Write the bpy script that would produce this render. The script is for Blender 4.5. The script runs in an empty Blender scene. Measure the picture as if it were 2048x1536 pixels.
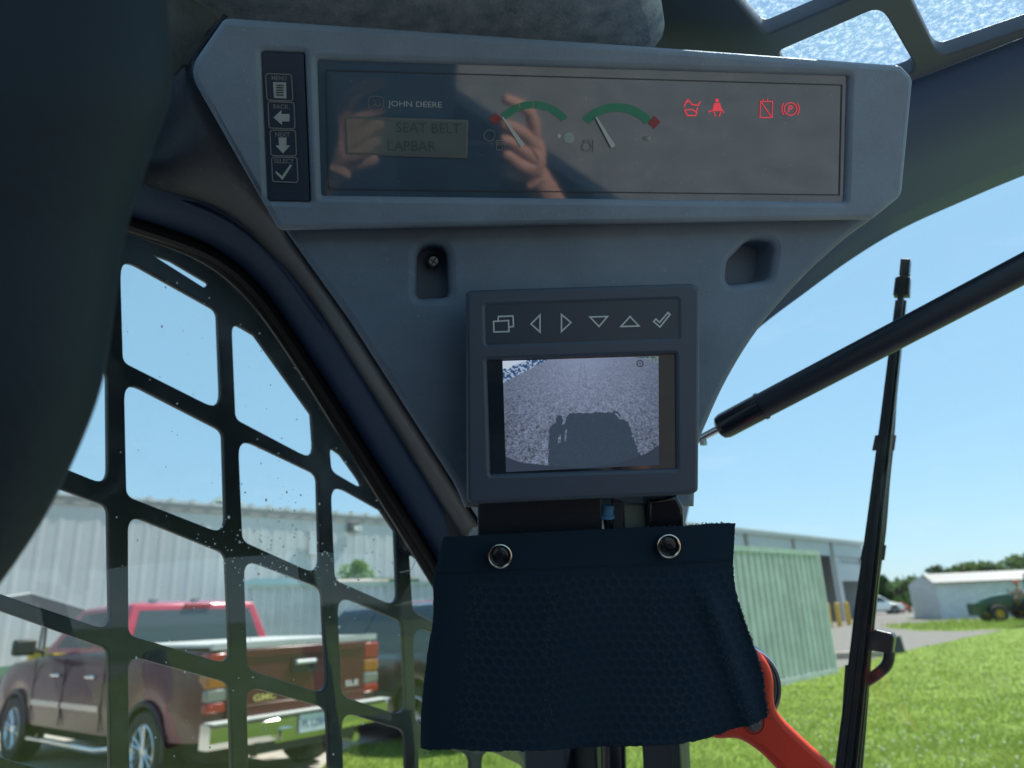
import bpy, bmesh, math, random
import numpy as np
from mathutils import Matrix, Vector
R = math.radians
random.seed(7); np.random.seed(7)
SC = bpy.context.scene
COL = SC.collection

# ------------------------------------------------------------------ camera, sky, sun, exposure
CAM_H = 1.70            # lens height above the ground
FPX = 1450.0            # focal length in pixels of the 2048 wide photograph
ROLL, PITCH = R(2.3), R(17.35)
EXPOSURE = 1.12
SUN_HEADING, SUN_ELEV = 52.0, 56.0      # degrees clockwise from +Y (camera heading) / above horizon
hv = np.array([1., 0, 0]); vv = np.array([0, -math.sin(PITCH), math.cos(PITCH)])
cf = np.array([0, math.cos(PITCH), math.sin(PITCH)])
cr = math.cos(ROLL) * hv - math.sin(ROLL) * vv
cu_ = math.sin(ROLL) * hv + math.cos(ROLL) * vv
EYE = np.array([0, 0, CAM_H])
cd = bpy.data.cameras.new('camera'); cam = bpy.data.objects.new('camera', cd); COL.objects.link(cam)
cd.sensor_width = 36; cd.lens = FPX / 2048 * 36; cd.clip_start = 0.005; cd.clip_end = 3000
m4 = Matrix(((cr[0], cu_[0], -cf[0], 0), (cr[1], cu_[1], -cf[1], 0), (cr[2], cu_[2], -cf[2], CAM_H), (0, 0, 0, 1)))
cam.matrix_world = m4
cd.dof.use_dof = True; cd.dof.focus_distance = 0.53; cd.dof.aperture_fstop = 8.5
SC.camera = cam
W = bpy.data.worlds.new('World'); SC.world = W; W.use_nodes = True
wn = W.node_tree; wn.nodes.clear()
wo = wn.nodes.new('ShaderNodeOutputWorld'); wb = wn.nodes.new('ShaderNodeBackground')
sk = wn.nodes.new('ShaderNodeTexSky'); sk.sky_type = 'NISHITA'; sk.sun_disc = False
sk.sun_elevation = R(SUN_ELEV); sk.sun_rotation = R(SUN_HEADING); sk.air_density = 1.0; sk.dust_density = 0.25; sk.ozone_density = 1.2
wb.inputs['Strength'].default_value = 0.073
# thin wisps of cloud, spread over the whole sky
wtc = wn.nodes.new('ShaderNodeTexCoord'); wmp = wn.nodes.new('ShaderNodeMapping'); wmp.inputs['Scale'].default_value = (1.6, 1.6, 5.0)
wnz = wn.nodes.new('ShaderNodeTexNoise'); wnz.inputs['Scale'].default_value = 2.6; wnz.inputs['Detail'].default_value = 9; wnz.inputs['Roughness'].default_value = .62
wrm = wn.nodes.new('ShaderNodeMapRange'); wrm.inputs['From Min'].default_value = .56; wrm.inputs['From Max'].default_value = .85; wrm.inputs['To Max'].default_value = .30
wmx = wn.nodes.new('ShaderNodeMix'); wmx.data_type = 'RGBA'; wmx.inputs[7].default_value = (6.2, 6.6, 7.0, 1)
wn.links.new(wtc.outputs['Generated'], wmp.inputs[0]); wn.links.new(wmp.outputs[0], wnz.inputs['Vector']); wn.links.new(wnz.outputs['Fac'], wrm.inputs['Value'])
wn.links.new(wrm.outputs[0], wmx.inputs[0]); 
wbl = wn.nodes.new('ShaderNodeMix'); wbl.data_type = 'RGBA'; wbl.inputs[0].default_value = .70; wbl.inputs[7].default_value = (2.25, 4.3, 5.8, 1)   # evens the sky out, as in the photograph
wn.links.new(sk.outputs[0], wbl.inputs[6]); wn.links.new(wbl.outputs[2], wmx.inputs[6]); wn.links.new(wmx.outputs[2], wb.inputs['Color']); wn.links.new(wb.outputs[0], wo.inputs['Surface'])
sd = bpy.data.lights.new('sun', 'SUN'); sd.energy = 4.2; sd.angle = R(0.55); sd.color = (1, .95, .87)
so = bpy.data.objects.new('sun', sd); COL.objects.link(so)
sdir = Vector((math.sin(R(SUN_HEADING)) * math.cos(R(SUN_ELEV)), math.cos(R(SUN_HEADING)) * math.cos(R(SUN_ELEV)), math.sin(R(SUN_ELEV))))
so.rotation_euler = sdir.to_track_quat('Z', 'Y').to_euler(); so.location = (0, 0, 60)
vs = SC.view_settings; vs.view_transform = 'Standard'; vs.look = 'None'; vs.gamma = 1; vs.exposure = EXPOSURE; vs.use_curve_mapping = False
SC.cycles.max_bounces = 8; SC.cycles.transparent_max_bounces = 16; SC.cycles.caustics_reflective = False; SC.cycles.caustics_refractive = False

# ------------------------------------------------------------------ measuring helpers (photo pixel -> place in the scene)
def ray(x, y): return cr * (x - 1024) / FPX + cu_ * (768 - y) / FPX + cf
def atd(x, y, d): return EYE + ray(x, y) * d
def gnd(x, y, z=0.0):
    d = ray(x, y); return EYE + d * ((z - CAM_H) / d[2])
def unit(v): v = np.array(v, float); return v / np.linalg.norm(v)
class Plane:
    def __init__(s, O, ex, n):
        s.O = np.array(O, float); s.n = unit(n); ex = np.array(ex, float); s.ex = unit(ex - s.n * (ex @ s.n)); s.ey = np.cross(s.n, s.ex)
    def hit(s, x, y, z=0.0):
        d = ray(x, y); t = ((s.O + s.n * z - EYE) @ s.n) / (d @ s.n); return EYE + d * t
    def uv(s, x, y, z=0.0):
        p = s.hit(x, y, z) - s.O; return (p @ s.ex, p @ s.ey)
    def world(s, uv, z): return s.O + s.ex * uv[0] + s.ey * uv[1] + s.n * z
def plane3(a, b, c):
    n = unit(np.cross(b - a, c - a))
    if n @ (EYE - a) < 0: n = -n
    return Plane((a + b + c) / 3, b - a, n)

# ------------------------------------------------------------------ materials
def mat(name, col, rough=.5, metal=0., spec=.5, var=0., vscale=20., bump=0., bscale=200., coat=0., var_col=None, detail=4, aniso=(1, 1, 1)):
    m = bpy.data.materials.new(name); m.use_nodes = True; nt = m.node_tree; b = nt.nodes['Principled BSDF']
    b.inputs['Base Color'].default_value = (*col, 1); b.inputs['Roughness'].default_value = rough; b.inputs['Metallic'].default_value = metal
    b.inputs['Specular IOR Level'].default_value = spec; b.inputs['Coat Weight'].default_value = coat
    if var or bump:
        tc = nt.nodes.new('ShaderNodeTexCoord'); mp = nt.nodes.new('ShaderNodeMapping'); mp.inputs['Scale'].default_value = aniso
        nt.links.new(tc.outputs['Object'], mp.inputs[0])
    if var:
        n = nt.nodes.new('ShaderNodeTexNoise'); n.inputs['Scale'].default_value = vscale; n.inputs['Detail'].default_value = detail; n.inputs['Roughness'].default_value = .65
        mr = nt.nodes.new('ShaderNodeMapRange'); mr.inputs['From Min'].default_value = .3; mr.inputs['From Max'].default_value = .7
        mx = nt.nodes.new('ShaderNodeMix'); mx.data_type = 'RGBA'
        c2 = var_col if var_col else tuple(min(1, c * (1 + var)) for c in col); c1 = col if var_col else tuple(c * (1 - var) for c in col)
        mx.inputs[6].default_value = (*c1, 1); mx.inputs[7].default_value = (*c2, 1)
        nt.links.new(mp.outputs[0], n.inputs['Vector']); nt.links.new(n.outputs['Fac'], mr.inputs['Value']); nt.links.new(mr.outputs[0], mx.inputs[0]); nt.links.new(mx.outputs[2], b.inputs['Base Color'])
    if bump:
        n2 = nt.nodes.new('ShaderNodeTexNoise'); n2.inputs['Scale'].default_value = bscale; n2.inputs['Detail'].default_value = 3
        bp = nt.nodes.new('ShaderNodeBump'); bp.inputs['Strength'].default_value = bump; bp.inputs['Distance'].default_value = .5 / bscale
        nt.links.new(mp.outputs[0], n2.inputs['Vector']); nt.links.new(n2.outputs['Fac'], bp.inputs['Height']); nt.links.new(bp.outputs[0], b.inputs['Normal'])
    return m
def dust(m, amount=.22, scale=300.):
    """sparse pale dust specks and a few smears on a plastic"""
    nt = m.node_tree; b = nt.nodes['Principled BSDF']; src = b.inputs['Base Color'].links[0].from_socket; tc = nt.nodes.new('ShaderNodeTexCoord')
    fac = None
    for sc_, lo, hi, k in ((scale, .70, .76, amount), (scale * .22, .66, .80, amount * .5), (4.0, .55, .8, amount * .35)):
        n = nt.nodes.new('ShaderNodeTexNoise'); n.inputs['Scale'].default_value = sc_; n.inputs['Detail'].default_value = 3; mr = nt.nodes.new('ShaderNodeMapRange')
        mr.inputs['From Min'].default_value = lo; mr.inputs['From Max'].default_value = hi; mr.inputs['To Max'].default_value = k; nt.links.new(tc.outputs['Object'], n.inputs['Vector']); nt.links.new(n.outputs['Fac'], mr.inputs[0])
        if fac is None: fac = mr.outputs[0]
        else:
            ad = nt.nodes.new('ShaderNodeMath'); ad.operation = 'ADD'; ad.use_clamp = True; nt.links.new(fac, ad.inputs[0]); nt.links.new(mr.outputs[0], ad.inputs[1]); fac = ad.outputs[0]
    mx = nt.nodes.new('ShaderNodeMix'); mx.data_type = 'RGBA'; mx.inputs[7].default_value = (.55, .58, .60, 1); nt.links.new(fac, mx.inputs[0]); nt.links.new(src, mx.inputs[6]); nt.links.new(mx.outputs[2], b.inputs['Base Color'])
def emit(name, col, k=1.0, noise=None, col2=None, stretch=(1, 1, 1)):
    m = bpy.data.materials.new(name); m.use_nodes = True; nt = m.node_tree; nt.nodes.clear()
    o = nt.nodes.new('ShaderNodeOutputMaterial'); e = nt.nodes.new('ShaderNodeEmission'); e.inputs[0].default_value = (*col, 1); e.inputs[1].default_value = k / 2 ** EXPOSURE
    nt.links.new(e.outputs[0], o.inputs[0])
    if noise:
        tc = nt.nodes.new('ShaderNodeTexCoord'); n = nt.nodes.new('ShaderNodeTexNoise'); n.inputs['Scale'].default_value = noise; n.inputs['Detail'].default_value = 3
        mr = nt.nodes.new('ShaderNodeMapRange'); mr.inputs['From Min'].default_value = .38; mr.inputs['From Max'].default_value = .62
        mx = nt.nodes.new('ShaderNodeMix'); mx.data_type = 'RGBA'; mx.inputs[6].default_value = (*col, 1); mx.inputs[7].default_value = (*col2, 1)
        nt.links.new(tc.outputs['Object'], n.inputs['Vector']); nt.links.new(n.outputs['Fac'], mr.inputs[0]); nt.links.new(mr.outputs[0], mx.inputs[0]); nt.links.new(mx.outputs[2], e.inputs[0])
    return m
def glass(name, tint=(1, 1, 1), boost=1.6, dirt=0., dscale=30., dcol=(.75, .8, .85), lo=.55, hi=.8):
    """thin pane: clear transmission, Fresnel reflection and a film of dust that scatters light"""
    m = bpy.data.materials.new(name); m.use_nodes = True; nt = m.node_tree; nt.nodes.clear()
    o = nt.nodes.new('ShaderNodeOutputMaterial'); t = nt.nodes.new('ShaderNodeBsdfTransparent'); t.inputs[0].default_value = (*tint, 1)
    g = nt.nodes.new('ShaderNodeBsdfGlossy'); g.inputs['Roughness'].default_value = .01
    ge = nt.nodes.new('ShaderNodeNewGeometry'); dt = nt.nodes.new('ShaderNodeVectorMath'); dt.operation = 'DOT_PRODUCT'; nt.links.new(ge.outputs['Normal'], dt.inputs[0]); nt.links.new(ge.outputs['Incoming'], dt.inputs[1])
    def mth(op, a, b=None, clamp=False):
        q = nt.nodes.new('ShaderNodeMath'); q.operation = op; q.use_clamp = clamp
        for i, w in enumerate((a, b)):
            if w is None: continue
            if isinstance(w, (int, float)): q.inputs[i].default_value = w
            else: nt.links.new(w, q.inputs[i])
        return q.outputs[0]
    sch = mth('ADD', mth('MULTIPLY', mth('POWER', mth('SUBTRACT', 1.0, mth('ABSOLUTE', dt.outputs['Value']), True), 5.0), .96), .04)
    ml = nt.nodes.new('ShaderNodeMath'); ml.operation = 'MULTIPLY'; ml.inputs[1].default_value = boost; ml.use_clamp = True
    nt.links.new(sch, ml.inputs[0])
    s = nt.nodes.new('ShaderNodeMixShader'); nt.links.new(ml.outputs[0], s.inputs[0]); nt.links.new(t.outputs[0], s.inputs[1]); nt.links.new(g.outputs[0], s.inputs[2])
    out = s
    if dirt:
        tc = nt.nodes.new('ShaderNodeTexCoord'); n = nt.nodes.new('ShaderNodeTexNoise'); n.inputs['Scale'].default_value = dscale; n.inputs['Detail'].default_value = 8; n.inputs['Roughness'].default_value = .75
        mr = nt.nodes.new('ShaderNodeMapRange'); mr.inputs['From Min'].default_value = lo; mr.inputs['From Max'].default_value = hi; mr.inputs['To Max'].default_value = dirt; mr.inputs['To Min'].default_value = dirt * .12
        df = nt.nodes.new('ShaderNodeBsdfDiffuse'); df.inputs[0].default_value = (*dcol, 1); tl = nt.nodes.new('ShaderNodeBsdfTranslucent'); tl.inputs[0].default_value = (*dcol, 1)
        ds = nt.nodes.new('ShaderNodeMixShader'); ds.inputs[0].default_value = .7; nt.links.new(df.outputs[0], ds.inputs[1]); nt.links.new(tl.outputs[0], ds.inputs[2])
        s2 = nt.nodes.new('ShaderNodeMixShader'); nt.links.new(tc.outputs['Object'], n.inputs['Vector']); nt.links.new(n.outputs['Fac'], mr.inputs[0]); nt.links.new(mr.outputs[0], s2.inputs[0])
        nt.links.new(s.outputs[0], s2.inputs[1]); nt.links.new(ds.outputs[0], s2.inputs[2]); out = s2
    nt.links.new(out.outputs[0], o.inputs[0]); return m

M = dict(
    plastic=mat('veil tinted dusty plastic', (.225, .295, .38), .55, bump=.35, bscale=700, var=.16, vscale=14, detail=10),  # console, cover and lens bases lightened and blued for the glare veil
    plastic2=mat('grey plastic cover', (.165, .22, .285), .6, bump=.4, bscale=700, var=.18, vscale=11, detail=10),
    header=mat('header plastic', (.085, .138, .24), .5, spec=.25, bump=.2, bscale=700),
    dark=mat('shade darkened trim plastic', (.009, .018, .036), .55, bump=.2, bscale=700, var=.15, vscale=7),  # trim darkened for the shaded left side; the header is its lit copy
    trim=mat('blue grey window trim', (.05, .095, .185), .5, spec=.3, bump=.12, bscale=600),
    rubber=mat('black rubber seal', (.012, .013, .014), .5, bump=.2, bscale=400),
    strip=mat('membrane strip', (.03, .048, .08), .4),
    groove=mat('dark groove', (.045, .058, .075), .6),
    lens=mat('smoked display lens', (.07, .115, .165), .05, spec=1.0, var=.15, vscale=9, coat=1.0),
    print=mat('pale print', (.42, .47, .47), .6), printdim=mat('dim print', (.22, .24, .25), .6),
    green=mat('green gauge print', (.05, .30, .18), .5), redp=mat('red gauge print', (.36, .06, .07), .5),
    needle=mat('white needle', (.62, .64, .62), .5), lcd=mat('display grey green', (.16, .19, .185), .12, coat=1.0), lcdframe=mat('display frame', (.17, .19, .19), .4), lcdtext=mat('display segment', (.10, .125, .125), .12, coat=1.0),
    led=emit('red warning lamp', (1.0, .10, .14), .62),
    bezel=mat('monitor shell', (.066, .086, .122), .42, bump=.15, bscale=1200), bezel2=mat('monitor key strip', (.036, .054, .082), .35),
    screenoff=mat('screen glass', (.022, .028, .036), .05, spec=.6),
    outline=mat('white key print', (.68, .72, .70), .5),
    fabric=mat('black spacer fabric', (.012, .019, .026), .85, spec=.2, bump=.5, bscale=1500), thread=mat('frayed thread', (.035, .04, .045), .8),
    chrome=mat('chrome', (.72, .72, .72), .12, 1), brass=mat('worn brass ring', (.75, .62, .5), .22, 1), steel=mat('steel', (.45, .46, .47), .3, 1), zinc=mat('zinc screw', (.22, .23, .25), .4, 1),
    black=mat('black paint', (.018, .026, .042), .42, bump=.1, bscale=500), blackg=mat('gloss black paint', (.008, .012, .020), .22, spec=.6), wiper=mat('weathered black wiper', (.009, .012, .015), .35, var=.5, vscale=60, bump=.15, bscale=300),
    guard=mat('painted guard steel', (.009, .018, .021), .4, bump=.1, bscale=300, var=.4, vscale=14),
    red=mat('red lever plastic', (.80, .06, .03), .5, spec=.4, bump=.12, bscale=900, var=.08, vscale=30), blueplug=mat('blue connector', (.10, .32, .62), .4), plug=mat('grey green connector', (.20, .25, .24), .5),
    fuzz=mat('dusty felt headliner', (.24, .33, .39), .95, spec=.1, var=1, vscale=70, var_col=(.62, .70, .74), bump=.9, bscale=500, detail=8),
    liner=mat('torn grey liner', (.13, .15, .155), .9, bump=.5, bscale=250, var=.2, vscale=30),
    roofsteel=mat('roof frame plastic', (.08, .105, .14), .5, bump=.15, bscale=500),
    skin=mat('skin', (.52, .27, .20), .5, var=.08, vscale=40),
    hatch=glass('dirty roof glass', (.66, .78, .88), 1.4, .75, 170, (.56, .66, .74), .46, .66),
    side=glass('side window glass', (.93, .97, .97), 1.35, .09, 26, lo=.5, hi=.85), front=glass('front window glass', (.95, .98, .985), .5, .04, 22, lo=.5, hi=.85),
    clear=glass('clear plastic sheet', (.93, .96, .95), 2.2, .25, 40), speck=glass('dried drop', (.8, .82, .84), 1.0, 1.4, 900, (.8, .83, .84), .2, .6),
)

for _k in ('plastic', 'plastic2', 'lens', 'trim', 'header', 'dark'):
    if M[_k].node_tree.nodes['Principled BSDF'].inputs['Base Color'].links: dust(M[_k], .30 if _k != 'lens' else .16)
_n3 = M['red'].node_tree; _tl = _n3.nodes.new('ShaderNodeBsdfTranslucent'); _tl.inputs[0].default_value = (.8, .05, .03, 1); _ms = _n3.nodes.new('ShaderNodeMixShader'); _ms.inputs[0].default_value = .12; _n3.links.new(_n3.nodes['Principled BSDF'].outputs[0], _ms.inputs[1]); _n3.links.new(_tl.outputs[0], _ms.inputs[2]); _n3.links.new(_ms.outputs[0], _n3.nodes['Material Output'].inputs[0])
_nt = M['fabric'].node_tree; _b = _nt.nodes['Principled BSDF']; _a = _nt.nodes.new('ShaderNodeAttribute'); _a.attribute_name = 'thread'; _m = _nt.nodes.new('ShaderNodeMix'); _m.data_type = 'RGBA'
_m.inputs[6].default_value = (.013, .030, .050, 1); _m.inputs[7].default_value = (.021, .040, .060, 1); _nt.links.new(_a.outputs['Fac'], _m.inputs[0]); _nt.links.new(_m.outputs[2], _b.inputs['Base Color'])

# ------------------------------------------------------------------ object helpers
def tag(o, label=None, cat=None, group=None, kind=None):
    if label: o['label'] = label
    if cat: o['category'] = cat
    if group: o['group'] = group
    if kind: o['kind'] = kind
    return o
def empty(name, loc=(0, 0, 0), rz=0., scale=1.):
    o = bpy.data.objects.new(name, None); COL.objects.link(o); o.location = tuple(loc); o.rotation_euler = (0, 0, rz); o.scale = (scale,) * 3; o.empty_display_size = .1
    return o
def rootloc(o):
    p = np.zeros(3)
    while o is not None: p += np.array(o.location); o = o.parent
    return p
def finish(name, me, mt, parent, smooth=35):
    if mt is not None and len(me.materials) == 0: me.materials.append(M[mt] if isinstance(mt, str) else mt)
    if smooth and len(me.polygons):
        me.polygons.foreach_set('use_smooth', [True] * len(me.polygons)); me.set_sharp_from_angle(angle=R(smooth))
    o = bpy.data.objects.new(name, me); COL.objects.link(o); o.parent = parent
    return o
def mesh(name, verts, faces, mt, parent=None, world=True, smooth=35):
    """verts in world space (converted to the parent's frame) or, world=False, in the parent's own frame"""
    v = np.array(verts, float).reshape(-1, 3)
    if world and parent is not None: v = v - rootloc(parent)
    me = bpy.data.meshes.new(name); me.from_pydata([tuple(p) for p in v], [], [tuple(int(i) for i in f) for f in faces])
    bm = bmesh.new(); bm.from_mesh(me); bmesh.ops.recalc_face_normals(bm, faces=bm.faces); bm.to_mesh(me); bm.free()
    return finish(name, me, mt, parent, smooth)
class Mb:
    """collects shapes for ONE mesh"""
    def __init__(s): s.v = []; s.f = []
    def add(s, v, f):
        k = len(s.v); s.v += [tuple(p) for p in v]; s.f += [tuple(i + k for i in q) for q in f]; return s
    def box(s, a, b):
        (x0, y0, z0), (x1, y1, z1) = a, b
        return s.add([(x0, y0, z0), (x1, y0, z0), (x1, y1, z0), (x0, y1, z0), (x0, y0, z1), (x1, y0, z1), (x1, y1, z1), (x0, y1, z1)],
                     [(0, 3, 2, 1), (4, 5, 6, 7), (0, 1, 5, 4), (1, 2, 6, 5), (2, 3, 7, 6), (3, 0, 4, 7)])
    def tube(s, pts, rad, n=10, flat=(1., 1.), up=None, cap=True):
        pts = [np.array(p, float) for p in pts]; rads = rad if isinstance(rad, (list, tuple)) else [rad] * len(pts)
        k0 = len(s.v); prev = None
        for i, p in enumerate(pts):
            t = unit(pts[min(i + 1, len(pts) - 1)] - pts[max(i - 1, 0)])
            if prev is None:
                a = np.array(up, float) if up is not None else (np.array([0, 0, 1.]) if abs(t[2]) < .9 else np.array([1., 0, 0]))
            else: a = prev
            a = unit(a - t * (a @ t)); prev = a; b = np.cross(t, a)
            for j in range(n):
                w = 2 * math.pi * j / n; s.v.append(tuple(p + a * math.cos(w) * rads[i] * flat[0] + b * math.sin(w) * rads[i] * flat[1]))
        for i in range(len(pts) - 1):
            for j in range(n):
                s.f.append((k0 + i * n + j, k0 + i * n + (j + 1) % n, k0 + (i + 1) * n + (j + 1) % n, k0 + (i + 1) * n + j))
        if cap:
            s.f.append(tuple(k0 + j for j in range(n))[::-1]); s.f.append(tuple(k0 + (len(pts) - 1) * n + j for j in range(n)))
        return s
    def lathe(s, prof, c, axis, n=24):
        """prof: (radius, offset along axis)"""
        c = np.array(c, float); ax = unit(axis); a = unit(np.cross(ax, [0, 0, 1.]) if abs(ax[2]) < .9 else np.cross(ax, [1., 0, 0])); b = np.cross(ax, a); k = len(s.v)
        for r_, z in prof:
            for j in range(n):
                w = 2 * math.pi * j / n; s.v.append(tuple(c + ax * z + (a * math.cos(w) + b * math.sin(w)) * r_))
        for i in range(len(prof) - 1):
            for j in range(n): s.f.append((k + i * n + j, k + i * n + (j + 1) % n, k + (i + 1) * n + (j + 1) % n, k + (i + 1) * n + j))
        return s
    def build(s, name, mt, parent=None, world=True, smooth=35): return mesh(name, s.v, s.f, mt, parent, world, smooth)
def roundpoly(pts, r, n=6):
    pts = [np.array(p[:2], float) for p in pts]; out = []; N = len(pts); rr = r if isinstance(r, (list, tuple)) else [r] * N
    for i in range(N):
        p = pts[i]; a = pts[i - 1] - p; b = pts[(i + 1) % N] - p; la, lb = np.linalg.norm(a), np.linalg.norm(b); a /= la; b /= lb
        ang = math.acos(max(-1, min(1, a @ b))); d = min(rr[i] / max(math.tan(ang / 2), 1e-3), la * .48, lb * .48)
        if rr[i] <= 0 or d < 1e-6: out.append(p); continue
        for k in range(n + 1):
            t = k / n; out.append((1 - t) ** 2 * (p + a * d) + 2 * t * (1 - t) * p + t * t * (p + b * d))
    return out
def smoothline(pts, n=6):
    """Catmull-Rom through points"""
    P = [np.array(p, float) for p in pts]; P = [2 * P[0] - P[1]] + P + [2 * P[-1] - P[-2]]; out = []
    for i in range(1, len(P) - 2):
        for k in range(n):
            t = k / n; a, b, c, d = P[i - 1], P[i], P[i + 1], P[i + 2]
            out.append(.5 * (2 * b + (c - a) * t + (2 * a - 5 * b + 4 * c - d) * t * t + (3 * b - a - 3 * c + d) * t ** 3))
    out.append(P[-2]); return out
def flat_mesh(uvs, holes, th, bev):
    cu = bpy.data.curves.new('tmp', 'CURVE'); cu.dimensions = '2D'; cu.fill_mode = 'BOTH'
    for ring in [uvs] + list(holes):
        sp = cu.splines.new('POLY'); sp.points.add(len(ring) - 1)
        sp.points.foreach_set('co', [c for p in ring for c in (p[0], p[1], 0, 1)]); sp.use_cyclic_u = True
    cu.extrude = max(th / 2 - bev, 1e-6); cu.bevel_depth = bev; cu.bevel_resolution = 2; cu.offset = -bev
    ob = bpy.data.objects.new('tmp', cu); COL.objects.link(ob)
    me = bpy.data.meshes.new_from_object(ob.evaluated_get(bpy.context.evaluated_depsgraph_get()))
    bpy.data.objects.remove(ob); bpy.data.curves.remove(cu); me.materials.clear(); return me
def prism(name, px, pl, z0, z1, mt, parent, r=0, bev=0., holes=(), smooth=35, hr=0, raw=False):
    """solid with an outline measured in the photo on plane pl, from z0 (back) to z1 (front) along its normal"""
    pts = roundpoly(px, r) if (r if not isinstance(r, list) else True) else px
    hs = [[pl.uv(p[0], p[1], z1) for p in (roundpoly(h, hr) if hr else h)] for h in holes]
    me = flat_mesh([pl.uv(p[0], p[1], z1) for p in pts], hs, z1 - z0, bev)
    o = pl.O + pl.n * (z0 + z1) / 2 - (rootloc(parent) if parent is not None else 0)
    me.transform(Matrix(((pl.ex[0], pl.ey[0], pl.n[0], o[0]), (pl.ex[1], pl.ey[1], pl.n[1], o[1]), (pl.ex[2], pl.ey[2], pl.n[2], o[2]), (0, 0, 0, 1))))
    return finish(name, me, mt, parent, smooth)
def pane_sheet(name, px, pl, mt, parent, r=0):
    pts = roundpoly(px, r) if r else px
    me = bpy.data.meshes.new(name); bm = bmesh.new(); rl = rootloc(parent); f = bm.faces.new([bm.verts.new(tuple(pl.hit(p[0], p[1]) - rl)) for p in pts]); bm.normal_update()
    if Vector(f.normal).dot(Vector(pl.n.tolist())) < 0: f.normal_flip()
    bmesh.ops.triangulate(bm, faces=[f]); bm.to_mesh(me); bm.free(); return finish(name, me, mt, parent, 0)
def strokes(name, lines, w, pl, z, mt, parent, th=.0004):
    """printed line work: ribbons w pixels wide on plane pl, one mesh; a line is (points, closed)"""
    b = Mb()
    for pts, closed in lines:
        P = [np.array(p, float) for p in pts]; N = len(P); L = []; Rr = []
        for i in range(N):
            a = P[i - 1] if (closed or i > 0) else None; c = P[(i + 1) % N] if (closed or i < N - 1) else None
            d1 = unit(P[i] - a) if a is not None else unit(c - P[i]); d2 = unit(c - P[i]) if c is not None else d1
            nn = unit(np.array([-(d1 + d2)[1], (d1 + d2)[0]])) if np.linalg.norm(d1 + d2) > 1e-4 else np.array([-d1[1], d1[0]])
            k = w / 2 / max(.35, nn @ np.array([-d1[1], d1[0]])); L.append(P[i] + nn * k); Rr.append(P[i] - nn * k)
        top = [pl.hit(*p, z + th) for p in L] + [pl.hit(*p, z + th) for p in Rr]; bot = [pl.hit(*p, z) for p in L] + [pl.hit(*p, z) for p in Rr]
        f = []
        for i in range(N if closed else N - 1):
            j = (i + 1) % N; f += [(i, j, N + j, N + i), (2 * N + i, 3 * N + i, 3 * N + j, 2 * N + j), (i, 2 * N + i, 2 * N + j, j), (N + i, N + j, 3 * N + j, 3 * N + i)]
        b.add(top + bot, f)
    return b.build(name, mt, parent, smooth=0)
def fills(name, polys, pl, z, mt, parent, th=.0004):
    b = Mb()
    for p in polys:
        N = len(p); b.add([pl.hit(q[0], q[1], z + th) for q in p] + [pl.hit(q[0], q[1], z) for q in p], [tuple(range(N))] + [(i, i + N, (i + 1) % N + N, (i + 1) % N) for i in range(N)])
    return b.build(name, mt, parent, smooth=0)
def circ(x, y, r, n=20, a0=0, a1=360, ry=None):
    full = abs(a1 - a0) >= 360
    return [(x + r * math.cos(R(a0 + (a1 - a0) * k / (n if full else n - 1))), y - (ry or r) * math.sin(R(a0 + (a1 - a0) * k / (n if full else n - 1)))) for k in range(n)]
def text_mesh(body, bold=.0):
    c = bpy.data.curves.new('t', 'FONT'); c.body = body; c.align_x = 'CENTER'; c.align_y = 'CENTER'; c.offset = bold; c.resolution_u = 3
    o = bpy.data.objects.new('t', c); COL.objects.link(o)
    me = bpy.data.meshes.new_from_object(o.evaluated_get(bpy.context.evaluated_depsgraph_get())); bpy.data.objects.remove(o); bpy.data.curves.remove(c); me.materials.clear(); return me
def text(name, body, cx, cy, wpx, hpx, pl, z, mt, parent, bold=.01):
    me = text_mesh(body, bold); co = np.array([v.co[:] for v in me.vertices]); lo, hi = co.min(0), co.max(0); mid = (lo + hi) / 2
    o = np.array(pl.uv(cx, cy, z)); sx = np.linalg.norm(np.array(pl.uv(cx + wpx / 2, cy, z)) - np.array(pl.uv(cx - wpx / 2, cy, z))) / (hi[0] - lo[0])
    sy = np.linalg.norm(np.array(pl.uv(cx, cy - hpx / 2, z)) - np.array(pl.uv(cx, cy + hpx / 2, z))) / (hi[1] - lo[1])
    rl = rootloc(parent)
    for v in me.vertices: v.co = pl.world((o[0] + (v.co[0] - mid[0]) * sx, o[1] + (v.co[1] - mid[1]) * sy), z) - rl
    return finish(name, me, mt, parent, 0)
def resample(P, n):
    P = np.array(P, float); s = np.r_[0, np.cumsum(np.linalg.norm(np.diff(P, axis=0), axis=1))]; t = np.linspace(0, s[-1], n)
    return np.stack([np.interp(t, s, P[:, i]) for i in range(3)], 1)
def loft(name, lines, mt, parent, n=40, th=.004, smooth=50, toward=None):
    """surface through several 3D lines, given a real thickness"""
    G = [resample(l, n) for l in lines]; m = len(G); v = np.concatenate(G); f = [(i * n + j, i * n + j + 1, (i + 1) * n + j + 1, (i + 1) * n + j) for i in range(m - 1) for j in range(n - 1)]
    o = mesh(name, v, f, mt, parent, smooth=smooth); md = o.modifiers.new('thick', 'SOLIDIFY'); md.thickness = th; md.offset = 0; return o
def copy_tree(o, parent=None):
    c = o.copy(); COL.objects.link(c); c.parent = parent
    for ch in list(o.children): copy_tree(ch, c)
    return c

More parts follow.
